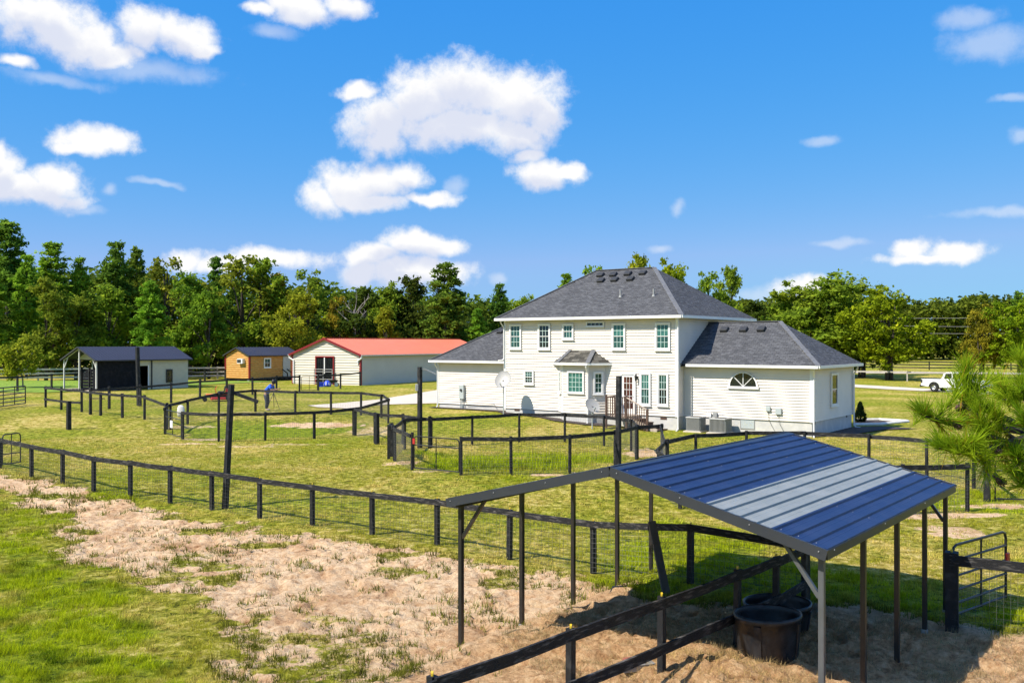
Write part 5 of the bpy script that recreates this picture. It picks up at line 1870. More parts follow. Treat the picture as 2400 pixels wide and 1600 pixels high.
# bricks on a block
c = thing('block_with_brick', 'red brick lying on a grey concrete block by the foreground fence', 'brick', (*G(1492, 1577), 0.0), 0.35)
p = G(1492, 1577)
c.location = (p[0], p[1], float(full_z(np.array([p[0]]), np.array([p[1]]))[0]))
obj('block', MB().add([(-0.24, -0.09, 0), (0.22, -0.11, 0), (0.24, 0.10, 0), (-0.22, 0.10, 0), (-0.26, -0.10, 0.09), (0.24, -0.12, 0.09), (0.25, 0.11, 0.09), (-0.23, 0.11, 0.09), (-0.20, -0.06, 0.09), (0.19, -0.07, 0.09), (0.20, 0.07, 0.09), (-0.18, 0.07, 0.09), (-0.20, -0.06, 0.05), (0.19, -0.07, 0.05), (0.20, 0.07, 0.05), (-0.18, 0.07, 0.05)],
                      [(0, 1, 5, 4), (1, 2, 6, 5), (2, 3, 7, 6), (3, 0, 4, 7), (4, 5, 9, 8), (5, 6, 10, 9), (6, 7, 11, 10), (7, 4, 8, 11), (8, 9, 13, 12), (9, 10, 14, 13), (10, 11, 15, 14), (11, 8, 12, 15), (12, 13, 14, 15)]), M['block'], c)
obj('brick', MB().bbox(-0.20, 0.10, -0.07, 0.06, 0.055, 0.17, 0.012), M['brick'], c)

# ================================================================== SATELLITE DISHES
def dish(label, base, pole_h, r, az_, tilt, side, arm_side=-1):
    t = thing('satellite_dish', label, 'satellite dish', base, 0)
    obj('pole', MB().path([(0, 0, -0.1), (0, 0, pole_h - 0.15), (0, 0, pole_h)], 0.03, 8), M['meter'], t)
    face = Vector((math.cos(az_) * math.cos(tilt), math.sin(az_) * math.cos(tilt), math.sin(tilt)))
    q = face.to_track_quat('Z', 'Y')
    prof = [(0.001, 0.0)] + [(r * k / 6, 0.16 * r * 2 * (k / 6) ** 2 * 0.5) for k in range(1, 7)] + [(r * 1.015, 0.17 * r), (r * 0.98, 0.145 * r)] + [(r * k / 6, 0.16 * r * (k / 6) ** 2 - 0.02) for k in range(5, 0, -1)] + [(0.001, -0.02)]
    d = obj('reflector', MB().lathe(prof, n=32, sy=1.12), M['dish'], t, (0, 0, pole_h + 0.12), smooth=True)
    d.rotation_euler = q.to_euler()
    fp = face * (r * 1.15)
    b0 = Vector((0, 0, pole_h + 0.12)) - Vector((0, 0, r * 0.95))
    obj('feed_arm', MB().path([b0, b0 + fp * 0.6 - Vector((0, 0, 0.05)), b0 + fp], 0.018, 6), M['ac_dark'], t)
    e = b0 + fp
    obj('feed_horn', MB().tube(e, e - face * 0.14 + Vector((0, 0, 0.08)), 0.05, 0.035, 8), M['meter'], t)
    obj('mount', MB().beam(Vector((0, 0, pole_h)), Vector((0, 0, pole_h + 0.12)) - face * 0.02, 0.10, 0.10, (0, 1, 0)), M['ac_dark'], t)
    return t


b0 = HF.world(-10.6, -1.4)
dish('round grey satellite dish on a pole near the left corner of the house', (b0[0], b0[1], float(gz(*b0))), 1.95, 0.50, R(248), R(28), -1)
b1 = HF.world(-3.75, -2.6)
dish('tilted grey satellite dish on a short pole beside the back steps', (b1[0], b1[1], float(gz(*b1))), 1.10, 0.40, R(292), R(38), 1)

# ================================================================== PERSON WITH TRIPOD
pf = G(624, 961)
PB = GV(pf)
person = thing('person', 'person in a blue shirt and dark jeans bending over a camera tripod', 'person', PB, R(-8))
person.scale = (1.16, 1.3, 1.16)


def skin_body(name, verts, edges, radii, mat, parent, sub=2, root=0):
    me = bpy.data.meshes.new(name)
    me.from_pydata(verts, edges, [])
    o = bpy.data.objects.new(name, me)
    COL.objects.link(o)
    o.parent = parent
    sk = o.modifiers.new('skin', 'SKIN')
    for i, r_ in enumerate(radii):
        me.skin_vertices[0].data[i].radius = r_ if isinstance(r_, tuple) else (r_, r_)
        me.skin_vertices[0].data[i].use_root = (i == root)
    sk.use_smooth_shade = True
    ss = o.modifiers.new('sub', 'SUBSURF')
    ss.levels = sub
    ss.render_levels = sub
    me.materials.append(mat)
    return o


# faces +x, leaning forward from the hips; hands at the camera on the tripod
J = dict(pel=(0, 0, 0.92), wst=(0.07, 0, 1.06), chs=(0.22, 0, 1.26), nk=(0.36, 0, 1.40), hd=(0.43, 0, 1.47), hdt=(0.47, 0, 1.58),
         hl=(0, 0.10, 0.86), kl=(0.05, 0.12, 0.48), al=(-0.03, 0.12, 0.09), tl=(0.13, 0.13, 0.04),
         hr=(0, -0.10, 0.86), kr=(0.10, -0.13, 0.47), ar=(0.06, -0.14, 0.09), tr=(0.22, -0.15, 0.04),
         sl=(0.28, 0.18, 1.32), el=(0.40, 0.24, 1.08), wl=(0.62, 0.12, 1.14), gl=(0.70, 0.08, 1.17),
         sr=(0.28, -0.18, 1.32), er=(0.42, -0.24, 1.08), wr=(0.62, -0.10, 1.14), gr=(0.70, -0.06, 1.17))
keys = list(J)
ix = {k: i for i, k in enumerate(keys)}
ED = [('pel', 'wst'), ('wst', 'chs'), ('chs', 'nk'), ('nk', 'hd'), ('hd', 'hdt'), ('pel', 'hl'), ('hl', 'kl'), ('kl', 'al'), ('al', 'tl'), ('pel', 'hr'), ('hr', 'kr'), ('kr', 'ar'), ('ar', 'tr'),
      ('chs', 'sl'), ('sl', 'el'), ('el', 'wl'), ('wl', 'gl'), ('chs', 'sr'), ('sr', 'er'), ('er', 'wr'), ('wr', 'gr')]
RD = dict(pel=0.13, wst=0.125, chs=0.14, nk=0.055, hd=0.085, hdt=0.085, hl=0.085, kl=0.055, al=0.04, tl=0.04, hr=0.085, kr=0.055, ar=0.04, tr=0.04,
          sl=0.06, el=0.042, wl=0.03, gl=0.04, sr=0.06, er=0.042, wr=0.03, gr=0.04)
skin_body('body', [J[k] for k in keys], [(ix[a], ix[b]) for a, b in ED], [RD[k] for k in keys], M['skin'], person)
sk_ = ['pel', 'wst', 'chs', 'sl', 'el', 'sr', 'er', 'nk']
skin_body('shirt', [J['pel'], J['wst'], J['chs'], J['sl'], tuple(np.array(J['sl']) * 0.35 + np.array(J['el']) * 0.65), J['sr'], tuple(np.array(J['sr']) * 0.35 + np.array(J['er']) * 0.65), (0.31, 0, 1.36)],
          [(0, 1), (1, 2), (2, 3), (3, 4), (2, 5), (5, 6), (2, 7)], [0.19, 0.185, 0.20, 0.10, 0.08, 0.10, 0.08, 0.09], M['shirt'], person)
skin_body('trousers', [(0, 0, 0.95), J['pel'], J['hl'], J['kl'], (-0.03, 0.12, 0.10), J['hr'], J['kr'], (0.06, -0.14, 0.10)],
          [(0, 1), (1, 2), (2, 3), (3, 4), (1, 5), (5, 6), (6, 7)], [0.16, 0.17, 0.13, 0.095, 0.075, 0.13, 0.095, 0.075], M['jeans'], person)
for a_, b_ in (('al', 'tl'), ('ar', 'tr')):
    A_, B_ = J[a_], J[b_]
    skin_body('shoe', [(A_[0] - 0.04, A_[1], 0.05), (A_[0] + 0.06, A_[1], 0.05), (B_[0] + 0.02, B_[1], 0.035)], [(0, 1), (1, 2)], [0.05, 0.055, 0.042], M['shoe'], person, 1)
hm = MB().lathe([(0.001, 0.135), (0.06, 0.125), (0.105, 0.07), (0.118, 0.0), (0.112, -0.06), (0.10, -0.11)], n=16)
hh = obj('hair', hm, M['hair'], person, (0.43, 0, 1.55), smooth=True)
hh.rotation_euler = (0, R(-10), 0)
# fingers closed on the camera body
for sgn, hnd in ((1, J['gl']), (-1, J['gr'])):
    for k in range(4):
        z = hnd[2] + 0.03 - 0.018 * k
        obj('finger', MB().path([(hnd[0] + 0.01, hnd[1], z), (hnd[0] + 0.06, hnd[1] + 0.012 * sgn, z), (hnd[0] + 0.085, hnd[1] - 0.02 * sgn, z - 0.004)], [0.010, 0.009, 0.007], 6), M['skin'], person)
    obj('thumb', MB().path([(hnd[0] - 0.01, hnd[1] - 0.02 * sgn, hnd[2] + 0.02), (hnd[0] + 0.03, hnd[1] - 0.045 * sgn, hnd[2] + 0.03), (hnd[0] + 0.055, hnd[1] - 0.04 * sgn, hnd[2] + 0.02)], [0.011, 0.010, 0.008], 6), M['skin'], person)
# face
obj('nose', MB().add([(0.555, 0, 1.53), (0.515, -0.015, 1.50), (0.515, 0.015, 1.50), (0.52, 0, 1.56)], [(0, 1, 2), (0, 2, 3), (0, 3, 1)]), M['skin'], person)
for s in (-1, 1):
    obj('ear', MB().lathe([(0.001, -0.02), (0.025, 0.0), (0.001, 0.02)], (0.44, 0.088 * s, 1.52), 8), M['skin'], person)
    obj('eye', MB().lathe([(0.001, -0.008), (0.01, 0.0), (0.001, 0.008)], (0.522, 0.032 * s, 1.55), 8), M['hair'], person)

tp = G(641, 957)
TB = GV(tp)
tri = thing('camera_tripod', 'black camera tripod in front of the bending person', 'tripod', TB, 0)
apex = Vector((0, 0, 1.02))
for k in range(3):
    t_ = R(100 + 120 * k)
    obj('leg', MB().path([apex, apex * 0.5 + Vector((math.cos(t_) * 0.23, math.sin(t_) * 0.23, 0)), Vector((math.cos(t_) * 0.45, math.sin(t_) * 0.45, 0))], [0.022, 0.019, 0.014], 6), M['ac_dark'], tri)
obj('centre_column', MB().tube((0, 0, 0.72), (0, 0, 1.16), 0.02), M['ac_dark'], tri)
obj('head', MB().bbox(-0.06, 0.06, -0.05, 0.05, 1.12, 1.17, 0.01), M['ac_dark'], tri)
cm_ = obj('camera_body', MB().bbox(-0.10, 0.06, -0.07, 0.07, 1.17, 1.28, 0.015), M['ac_dark'], tri)
obj('lens', MB().tube((0.06, 0, 1.225), (0.17, 0, 1.225), 0.042, n=12), M['ac_dark'], cm_)

# ================================================================== RIDING MOWER
mp_ = G(512, 939.5)
mow = thing('riding_mower', 'red riding mower parked behind the left round pen', 'mower', GV(mp_), R(200))
obj('mower_deck', MB().bbox(-0.55, 0.55, -0.62, 0.62, 0.12, 0.30, 0.06), M['red_mower'], mow)
obj('chassis', MB().bbox(-1.05, 0.95, -0.28, 0.28, 0.28, 0.48, 0.04), M['ac_dark'], mow)
obj('engine_cover', MB().add([(-1.15, -0.36, 0.45), (-0.45, -0.36, 0.45), (-0.45, 0.36, 0.45), (-1.15, 0.36, 0.45), (-1.08, -0.30, 0.80), (-0.52, -0.33, 0.92), (-0.52, 0.33, 0.92), (-1.08, 0.30, 0.80)],
                             [(0, 1, 5, 4), (1, 2, 6, 5), (2, 3, 7, 6), (3, 0, 4, 7), (4, 5, 6, 7)]), M['red_mower'], mow)
obj('fender', MB().bbox(-0.75, 0.1, -0.55, 0.55, 0.48, 0.60, 0.05), M['red_mower'], mow)
st = obj('seat', MB().bbox(-0.40, 0.05, -0.25, 0.25, 0.60, 0.72, 0.04), M['ac_dark'], mow)
obj('seat_back', MB().add([(-0.42, -0.25, 0.68), (-0.42, 0.25, 0.68), (-0.52, 0.22, 1.10), (-0.52, -0.22, 1.10), (-0.34, -0.25, 0.68), (-0.34, 0.25, 0.68), (-0.45, 0.22, 1.10), (-0.45, -0.22, 1.10)],
                          [(0, 1, 2, 3), (7, 6, 5, 4), (0, 3, 7, 4), (1, 5, 6, 2), (3, 2, 6, 7)]), M['ac_dark'], st)
for s in (-1, 1):
    obj('steering_lever', MB().path([(0.15, 0.30 * s, 0.5), (0.22, 0.32 * s, 0.95), (0.10, 0.18 * s, 1.08)], 0.022, 6), M['orange'] if s > 0 else M['ac_dark'], mow)
    w = obj('rear_wheel', MB().tube((-0.75, 0.38 * s, 0.28), (-0.75, 0.62 * s, 0.28), 0.28, n=18), M['tyre'], mow)
    obj('rim', MB().tube((-0.75, 0.60 * s, 0.28), (-0.75, 0.635 * s, 0.28), 0.14, n=14), M['gutter'], w)
    w = obj('front_wheel', MB().tube((0.95, 0.38 * s, 0.16), (0.95, 0.52 * s, 0.16), 0.16, n=16), M['tyre'], mow)
    obj('fork', MB().beam((0.95, 0.36 * s, 0.16), (0.85, 0.34 * s, 0.48), 0.05, 0.05), M['orange'], w)
obj('footplate', MB().bbox(0.1, 0.85, -0.30, 0.30, 0.48, 0.53, 0.02), M['orange'], mow)

# ================================================================== PICKUP
tf = Vector((41.0, 90.2, 0))
hd = math.atan2(-0.78, 0.62)
truck = thing('pickup_truck', 'white pickup truck parked on the drive behind the pine branches', 'pickup', (tf.x, tf.y, 0.05), hd)
# local x forward from the rear axle, y to the left side; width 1.95
side = [(-1.25, 0.55), (-1.25, 1.18), (0.62, 1.20), (0.66, 1.20), (0.66, 1.22), (2.55, 1.20), (4.35, 1.10), (4.62, 0.95), (4.66, 0.50), (4.25, 0.42), (4.18, 0.62), (4.0, 0.80), (3.78, 0.86), (3.55, 0.80), (3.37, 0.62), (3.30, 0.40),
        (0.52, 0.40), (0.44, 0.62), (0.26, 0.80), (0.03, 0.86), (-0.20, 0.80), (-0.38, 0.62), (-0.46, 0.45)]
obj('body', MB().extrude(side, -0.96, 0.96), M['white_paint'], truck)
cab = [(0.70, 1.19), (0.95, 1.72), (1.20, 1.86), (2.35, 1.88), (2.62, 1.76), (3.25, 1.18)]
cb = obj('cab', MB().add([(x, y, z) for y, k in ((-0.92, 0), (0.92, 0)) for x, z in cab], [tuple(range(6)), tuple(range(11, 5, -1))] + [(i, 6 + i, 6 + (i + 1) % 6, (i + 1) % 6) for i in range(6)]), M['white_paint'], truck)
for s in (-1, 1):
    for a_, b_, c_, d_ in (((0.98, 1.25), (1.72, 1.25), (1.72, 1.76), (1.14, 1.74)), ((1.82, 1.25), (3.02, 1.25), (2.52, 1.74), (1.82, 1.77))):
        q = [(x, 0.925 * s, z) for x, z in (a_, b_, c_, d_)]
        obj('side_window', MB().add(q + [(x, 0.91 * s, z) for x, _, z in q], [(0, 1, 2, 3), (7, 6, 5, 4), (0, 4, 5, 1), (1, 5, 6, 2), (2, 6, 7, 3), (3, 7, 4, 0)]), M['glass_dark'], cb)
obj('windscreen', MB().add([(2.68, -0.82, 1.74), (2.68, 0.82, 1.74), (3.22, 0.86, 1.24), (3.22, -0.86, 1.24)], [(0, 1, 2, 3)]), M['glass_dark'], cb)
obj('rear_window', MB().add([(0.745, -0.75, 1.32), (0.745, 0.75, 1.32), (0.915, 0.72, 1.68), (0.915, -0.72, 1.68)], [(0, 1, 2, 3)]), M['glass_dark'], cb)
obj('bed_liner', MB().box(-1.18, 0.60, -0.86, 0.86, 1.195, 1.212), M['ac_dark'], truck)
obj('tailgate', MB().bbox(-1.285, -1.252, -0.80, 0.80, 0.62, 1.14, 0.01), M['white_paint'], truck)
obj('rear_bumper', MB().bbox(-1.42, -1.24, -0.94, 0.94, 0.42, 0.62, 0.04), M['ac_dark'], truck)
obj('front_bumper', MB().bbox(4.60, 4.80, -0.94, 0.94, 0.38, 0.62, 0.04), M['ac_dark'], truck)
for s in (-1, 1):
    obj('tail_lamp', MB().box(-1.268, -1.10, 0.82 * s - 0.12 if s > 0 else -0.965, 0.965 if s > 0 else 0.82 * s + 0.12, 0.78, 1.14), M['ac_dark'], truck)
    obj('headlamp', MB().box(4.45, 4.64, 0.62 * s - 0.2, 0.62 * s + 0.2, 0.82, 1.0), M['dish'], truck)
    for x in (0.03, 3.78):
        w = obj('wheel', MB().lathe([(0.20, -0.13), (0.39, -0.13), (0.41, -0.09), (0.41, 0.09), (0.39, 0.13), (0.20, 0.13)], n=22), M['tyre'], truck, (x, 0.86 * s, 0.41))
        w.rotation_euler = (R(90), 0, 0)
        obj('rim', MB().lathe([(0.001, 0.02), (0.06, 0.09), (0.14, 0.06), (0.22, 0.11), (0.25, 0.135)], n=16) if s < 0 else MB().lathe([(0.001, -0.02), (0.06, -0.09), (0.14, -0.06), (0.22, -0.11), (0.25, -0.135)], n=16), M['chrome'], w)
        obj('wheel_arch', MB().path([(x + 0.50 * math.cos(t_), 0.965 * s, 0.40 + 0.50 * math.sin(t_)) for t_ in np.linspace(0.05, math.pi - 0.05, 12)], 0.045, 6), M['ac_dark'], truck)
    obj('mirror', MB().bbox(2.95, 3.12, 0.98 * s - 0.1 * (s < 0), 0.98 * s + 0.1 * (s > 0), 1.22, 1.46, 0.02), M['ac_dark'], truck)

# power cables far off at right
for k, (px0, px1, py_, lab) in enumerate(((1762, 2420, 744, 'uppermost pale power cable strung beyond the trees at right'), (2120, 2420, 763.5, 'middle pale power cable strung beyond the trees at right'),
                                          (2120, 2420, 780, 'lowest pale power cable strung beyond the trees at right'))):
    dd = 175
    pts = [AT(px0 + (px1 - px0) * i / 16, py_ - 6 * (1 - 4 * (i / 16 - 0.5) ** 2) * -0.3, dd) for i in range(17)]
    tag(obj('power_cable', MB().path(pts, 0.035, 5), M['dish']), lab, 'cable')

# ================================================================== TREES
def leaf_quads(rng, cen, n_each, spread, size, up=0.5, elong=1.0):
    """small leaf-spray faces scattered round clump centres"""
    n = len(cen) * n_each
    c = np.repeat(cen, n_each, 0) + rng.normal(0, 1, (n, 3)) * np.repeat(spread, n_each, 0)
    nr = rng.normal(0, 1, (n, 3))
    nr[:, 2] = np.abs(nr[:, 2]) + up
    nr /= np.linalg.norm(nr, axis=1)[:, None]
    a = np.cross(nr, rng.normal(0, 1, (n, 3)))
    a /= np.linalg.norm(a, axis=1)[:, None] + 1e-9
    b = np.cross(nr, a)
    s = size * rng.uniform(0.55, 1.3, (n, 1))
    v = np.stack([c + a * s * elong, c + b * s * 0.62, c - a * s * elong, c - b * s * 0.62 + nr * s * 0.25], 1).reshape(-1, 3)
    f = np.arange(n * 4).reshape(n, 4)
    return v, f


def decid(seed, h=12.0, w=9.0, th=0.28, clumps=230, per=46, size=0.235, low=0.12, lobes=9, forks=1):
    """broad-leaved tree: lobed crown of clumps, limbs reaching the lobes"""
    rng = np.random.default_rng(seed)
    cz0 = h * low
    cc = []
    lob = []
    for k in range(lobes):
        t = rng.uniform(0, 2 * math.pi)
        u = (k + 0.5) / lobes
        z = cz0 + (h - cz0) * (0.15 + 0.78 * u)
        rr = w / 2 * math.sin(math.pi * (0.16 + 0.76 * u)) * rng.uniform(0.45, 0.75)
        lr = w * rng.uniform(0.17, 0.27) * (1.05 - 0.35 * u)
        lob.append((np.array([rr * math.cos(t), rr * math.sin(t), z]), lr))
    lob.append((np.array([rng.normal(0, 0.3), rng.normal(0, 0.3), h - w * 0.16]), w * 0.17))
    for p, lr in lob:
        m = int(clumps / len(lob) * (lr / (w * 0.22)) ** 2)
        d = rng.normal(0, 1, (m, 3))
        d /= np.linalg.norm(d, axis=1)[:, None]
        rad = lr * rng.uniform(0.55, 1.15, (m, 1))
        q = p + d * rad * np.array([1, 1, 0.8])
        q[:, 2] = np.maximum(q[:, 2], cz0 * 0.8)
        cc.append(q)
    cen = np.concatenate(cc)
    spread = rng.uniform(0.16, 0.42, (len(cen), 1)) * np.array([1.15, 1.15, 0.75])
    v, f = leaf_quads(rng, cen, per, spread, size)
    crown = np_mesh('crown', v, f)
    mb = MB()
    for fk in range(forks):
        bx, by = (0, 0) if forks == 1 else (rng.normal(0, 0.35), rng.normal(0, 0.35))
        mb.path([(bx, by, -0.2), (bx + rng.normal(0, .1), by + rng.normal(0, .1), h * 0.2), (bx * 2.5 + rng.normal(0, .25), by * 2.5 + rng.normal(0, .25), h * 0.5), (bx * 3, by * 3, h * 0.86)], [th, th * 0.8, th * 0.5, 0.04], 8)
    for p, lr in lob:
        z0 = min(p[2] * 0.55, h * 0.5)
        mb.path([(0, 0, z0), tuple(p * np.array([0.45, 0.45, 0]) + np.array([0, 0, z0 * 0.5 + p[2] * 0.5])), tuple(p)], [th * 0.45, th * 0.28, 0.03], 6)
    return crown, mb.mesh('trunk', True)


def pine(seed, h=18.0, w=6.5, th=0.22, bare=0.35, whorls=13, per=34, size=0.20, dense=1.15):
    rng = np.random.default_rng(seed)
    mb = MB()
    mb.path([(0, 0, -0.2), (rng.normal(0, .1), rng.normal(0, .1), h * 0.4), (rng.normal(0, .15), rng.normal(0, .15), h * 0.75), (0, 0, h * 0.98)], [th, th * 0.85, th * 0.5, 0.03], 8)
    cen = []
    for k in range(whorls):
        u = k / (whorls - 1)
        z = h * (bare + (0.97 - bare) * u)
        L_ = w / 2 * (1.0 - 0.82 * u ** 1.4) * rng.uniform(0.75, 1.1) * (0.75 + 0.25 * min(1, u * 5))
        nb = rng.integers(4, 7)
        t0 = rng.uniform(0, 6.28)
        for b in range(nb):
            t = t0 + 2 * math.pi * b / nb + rng.normal(0, 0.25)
            l = L_ * rng.uniform(0.55, 1.12)
            e = np.array([l * math.cos(t), l * math.sin(t), z + l * rng.uniform(-0.02, 0.32)])
            mb.path([(0, 0, z), tuple((e + np.array([0, 0, z])) / 2 * np.array([1, 1, 1]) - np.array([0, 0, 0.1])), tuple(e)], [0.06 * (1.2 - u), 0.035, 0.012], 5)
            m = max(2, int(l * 2.6 * dense))
            for q in range(m):
                s = 0.42 + 0.6 * (q + 0.5) / m
                c = np.array([0, 0, z]) * (1 - s) + e * s + rng.normal(0, 1, 3) * np.array([0.28, 0.28, 0.16])
                cen.append(c)
    cen.append(np.array([0, 0, h * 0.99]))
    cen = np.array(cen)
    spread = rng.uniform(0.15, 0.30, (len(cen), 1)) * np.array([1.1, 1.1, 0.7])
    v, f = leaf_quads(rng, cen, per, spread, size, 0.3, 1.3)
    return np_mesh('crown', v, f), mb.mesh('trunk', True)


PROTO = {
    'd1': decid(1, 12, 9.0), 'd2': decid(2, 12, 8.0, lobes=11), 'd3': decid(3, 12, 7.0, lobes=8, size=0.25), 'd4': decid(4, 12, 10.5, lobes=12, clumps=270, low=0.06),
    'd5': decid(5, 12, 9.5, lobes=9, clumps=130, per=38), 'p1': pine(6), 'p2': pine(7, whorls=15, w=7.5, bare=0.28, dense=1.2), 'p3': pine(8, whorls=11, w=6.0, bare=0.5),
    'p4': pine(9, whorls=16, w=8.5, bare=0.14, dense=1.25), 'm1': decid(12, 12, 12.5, th=0.26, lobes=13, clumps=300, per=48, low=0.10, forks=5),
    's1': decid(13, 4, 4.4, th=0.09, lobes=8, clumps=80, per=34, size=0.17, low=0.25),
}
H0 = {k: (18.0 if k[0] == 'p' else 4.0 if k[0] == 's' else 12.0) for k in PROTO}


def tree(label, kind, x, y, h, mat, wk=1.0, bark='bark', group=None, name=None, rz=None):
    cr, tk = PROTO[kind]
    nm = name or ('pine_tree' if kind[0] == 'p' else 'tree')
    t = thing(nm, label, 'tree', (x, y, float(gz(x, y)) - 0.05), rz if rz is not None else random.uniform(0, 6.28), group)
    s = h / H0[kind]
    t.scale = (s * wk, s * wk, s)
    for me, m_, pn in ((cr, mat, 'crown'), (tk, bark, 'trunk')):
        o = bpy.data.objects.new(pn, me)
        COL.objects.link(o)
        o.parent = t
        if len(me.materials) == 0:
            me.materials.append(M[m_])
        o.material_slots[0].link = 'OBJECT'
        o.material_slots[0].material = M[m_]
    return t


def tree_px(label, kind, px, py_top, d, mat, wk=1.0, **kw):
    x = (px - CX) / F * d
    zt = CH - (py_top - HY) / F * d
    g = float(gz(x, d))
    return tree(label, kind, x, d, (zt - g) / 0.985, mat, wk, **kw)


WOODS = [
    ('tall dark pine at the left edge standing above its neighbours', 'p3', 14, 520, 128, 'lf_pine_dk', 1.1),
    ('bright green pine in front of the dark edge pine at far left', 'p4', -30, 600, 112, 'lf_pine', 1.0),
    ('broad bright green pine left of the pointed pines', 'p2', 62, 602, 116, 'lf_pine', 0.95),
    ('pointed green pine second from the left edge group', 'p1', 122, 572, 122, 'lf_pine', 1.15),
    ('leafy olive tree behind the left end of the shed roof', 'd2', 108, 660, 106, 'lf_olive', 0.85),
    ('slim green pine between two taller pointed pines', 'p2', 188, 608, 124, 'lf_pine', 0.85),
    ('olive-green leafy tree over the open end of the shed', 'd1', 178, 690, 108, 'lf_olive', 0.9),
    ('tall pointed green pine directly above the shed ridge', 'p2', 272, 572, 124, 'lf_pine_dk', 1.0),
    ('pale green leafy tree behind the middle of the shed', 'd3', 255, 672, 110, 'lf_green', 0.95),
    ('thin dark pine top right of the pointed shed pine', 'p3', 318, 582, 128, 'lf_pine_dk', 0.7),
    ('sparse brownish tree top above the right end of the shed', 'd5', 392, 598, 126, 'lf_olive', 0.8),
    ('bright green pine with two trunks right of the shed', 'p4', 352, 662, 108, 'lf_pine', 1.05),
    ('dark bushy tree between the shed and the log cabin', 'd2', 446, 648, 116, 'lf_green', 0.85),
    ('dark pine peeping over the trees left of the cabin', 'p1', 506, 606, 128, 'lf_pine_dk', 0.8),
    ('tall loose olive tree over the cabin roof', 'd5', 566, 592, 122, 'lf_olive', 0.95),
    ('green tree behind the left wall of the cabin', 'd1', 490, 680, 112, 'lf_green', 0.8),
    ('grey-green leafy tree over the right end of the cabin', 'd2', 610, 618, 122, 'lf_green', 0.8),
    ('orange-tinged tree left of the yellow-green tree', 'd3', 650, 645, 124, 'lf_orange', 0.6),
    ('feathery dark tree above the barn gable', 'd5', 722, 628, 126, 'lf_green', 0.8),
    ('bright yellow-green tree between the cabin and the barn', 'd4', 688, 686, 114, 'lf_yellow', 0.85),
    ('thin straw-coloured tree with pale dead limbs behind the barn', 'd5', 795, 690, 124, 'lf_orange', 0.55),
    ('dark rounded tree behind the middle of the barn roof', 'd2', 855, 680, 124, 'lf_dark', 1.0),
    ('small yellow-green tree just above the barn ridge', 'd3', 905, 720, 121, 'lf_yellow', 0.75),
    ('tall dark oak left of the big spreading pine', 'd1', 915, 668, 132, 'lf_green', 0.8),
    ('dark green oak close to the left of the spreading pine', 'd2', 968, 655, 134, 'lf_dark', 0.85),
    ('big spreading pine left of the house', 'p4', 1045, 620, 120, 'lf_pine_dk', 1.25),
    ('dark pine immediately left of the house roof', 'p2', 1172, 668, 124, 'lf_pine_dk', 1.0),
    ('low green pine behind the right end of the barn', 'p4', 1120, 725, 118, 'lf_pine', 1.0),
    ('dark tree half hidden by the left wing of the house', 'd1', 1232, 698, 128, 'lf_green', 0.9),
    ('green tree showing over the left slope of the main roof', 'p2', 1325, 645, 108, 'lf_pine', 0.9),
    ('thin tree top just left of the main roof ridge', 'd5', 1390, 618, 112, 'lf_green', 0.6),
    ('yellowish tree top peeping over the middle of the ridge', 'd3', 1495, 604, 112, 'lf_yellow', 0.6),
    ('bright leafy tree top behind the right end of the ridge', 'd1', 1575, 617, 112, 'lf_bright', 0.6),
    ('tall open-crowned tree right of the main roof', 'd5', 1660, 632, 122, 'lf_green', 0.62),
    ('dark tree with three rounded heads right of the main roof', 'd2', 1715, 634, 124, 'lf_green', 0.55),
]
for lb, kd_, px, py_, d, mt_, wk in WOODS:
    tree_px(lb, kd_, px, py_, d, mt_, wk, group='woodland trees behind the buildings')
for lb, kd_, px, py_, d, mt_, wk in (
        ('wide dark green oak behind the right-hand wing', 'd4', 1935, 655, 128, 'lf_green', 1.25),
        ('dark green tree close behind the right wing roof', 'd1', 1838, 705, 132, 'lf_green', 1.1),
        ('low green tree directly over the right wing ridge', 'd2', 1770, 712, 136, 'lf_dark', 1.2),
        ('leafy green oak filling the gap right of the wide dark oak', 'd4', 1985, 664, 134, 'lf_green', 0.9),
        ('tall green oak rising left of the wide dark oak', 'd1', 1872, 668, 130, 'lf_green', 1.2),
        ('large bright multi-stemmed oak right of the house', 'm1', 2085, 680, 118, 'lf_bright', 1.0),
        ('second multi-stemmed oak half behind the large bright one', 'm1', 2022, 712, 126, 'lf_green', 0.8),
        ('orange-turning oak behind the pickup', 'm1', 2300, 722, 124, 'lf_orange', 0.62),
        ('bright green oak at the right edge behind the pickup', 'm1', 2395, 700, 120, 'lf_bright', 0.95),
        ('slim dark tree rising above the oaks at the right edge', 'p3', 2385, 684, 150, 'lf_pine_dk', 0.8)):
    tree_px(lb, kd_, px, py_, d, mt_, wk, group='oaks beside the drive')
sp = G(54, 909)
tree('small yellow-green tree on the pasture at far left', 's1', float(sp[0]), float(sp[1]), 4.4, 'lf_yellow', 0.78, bark='bark_pale', name='small_tree')

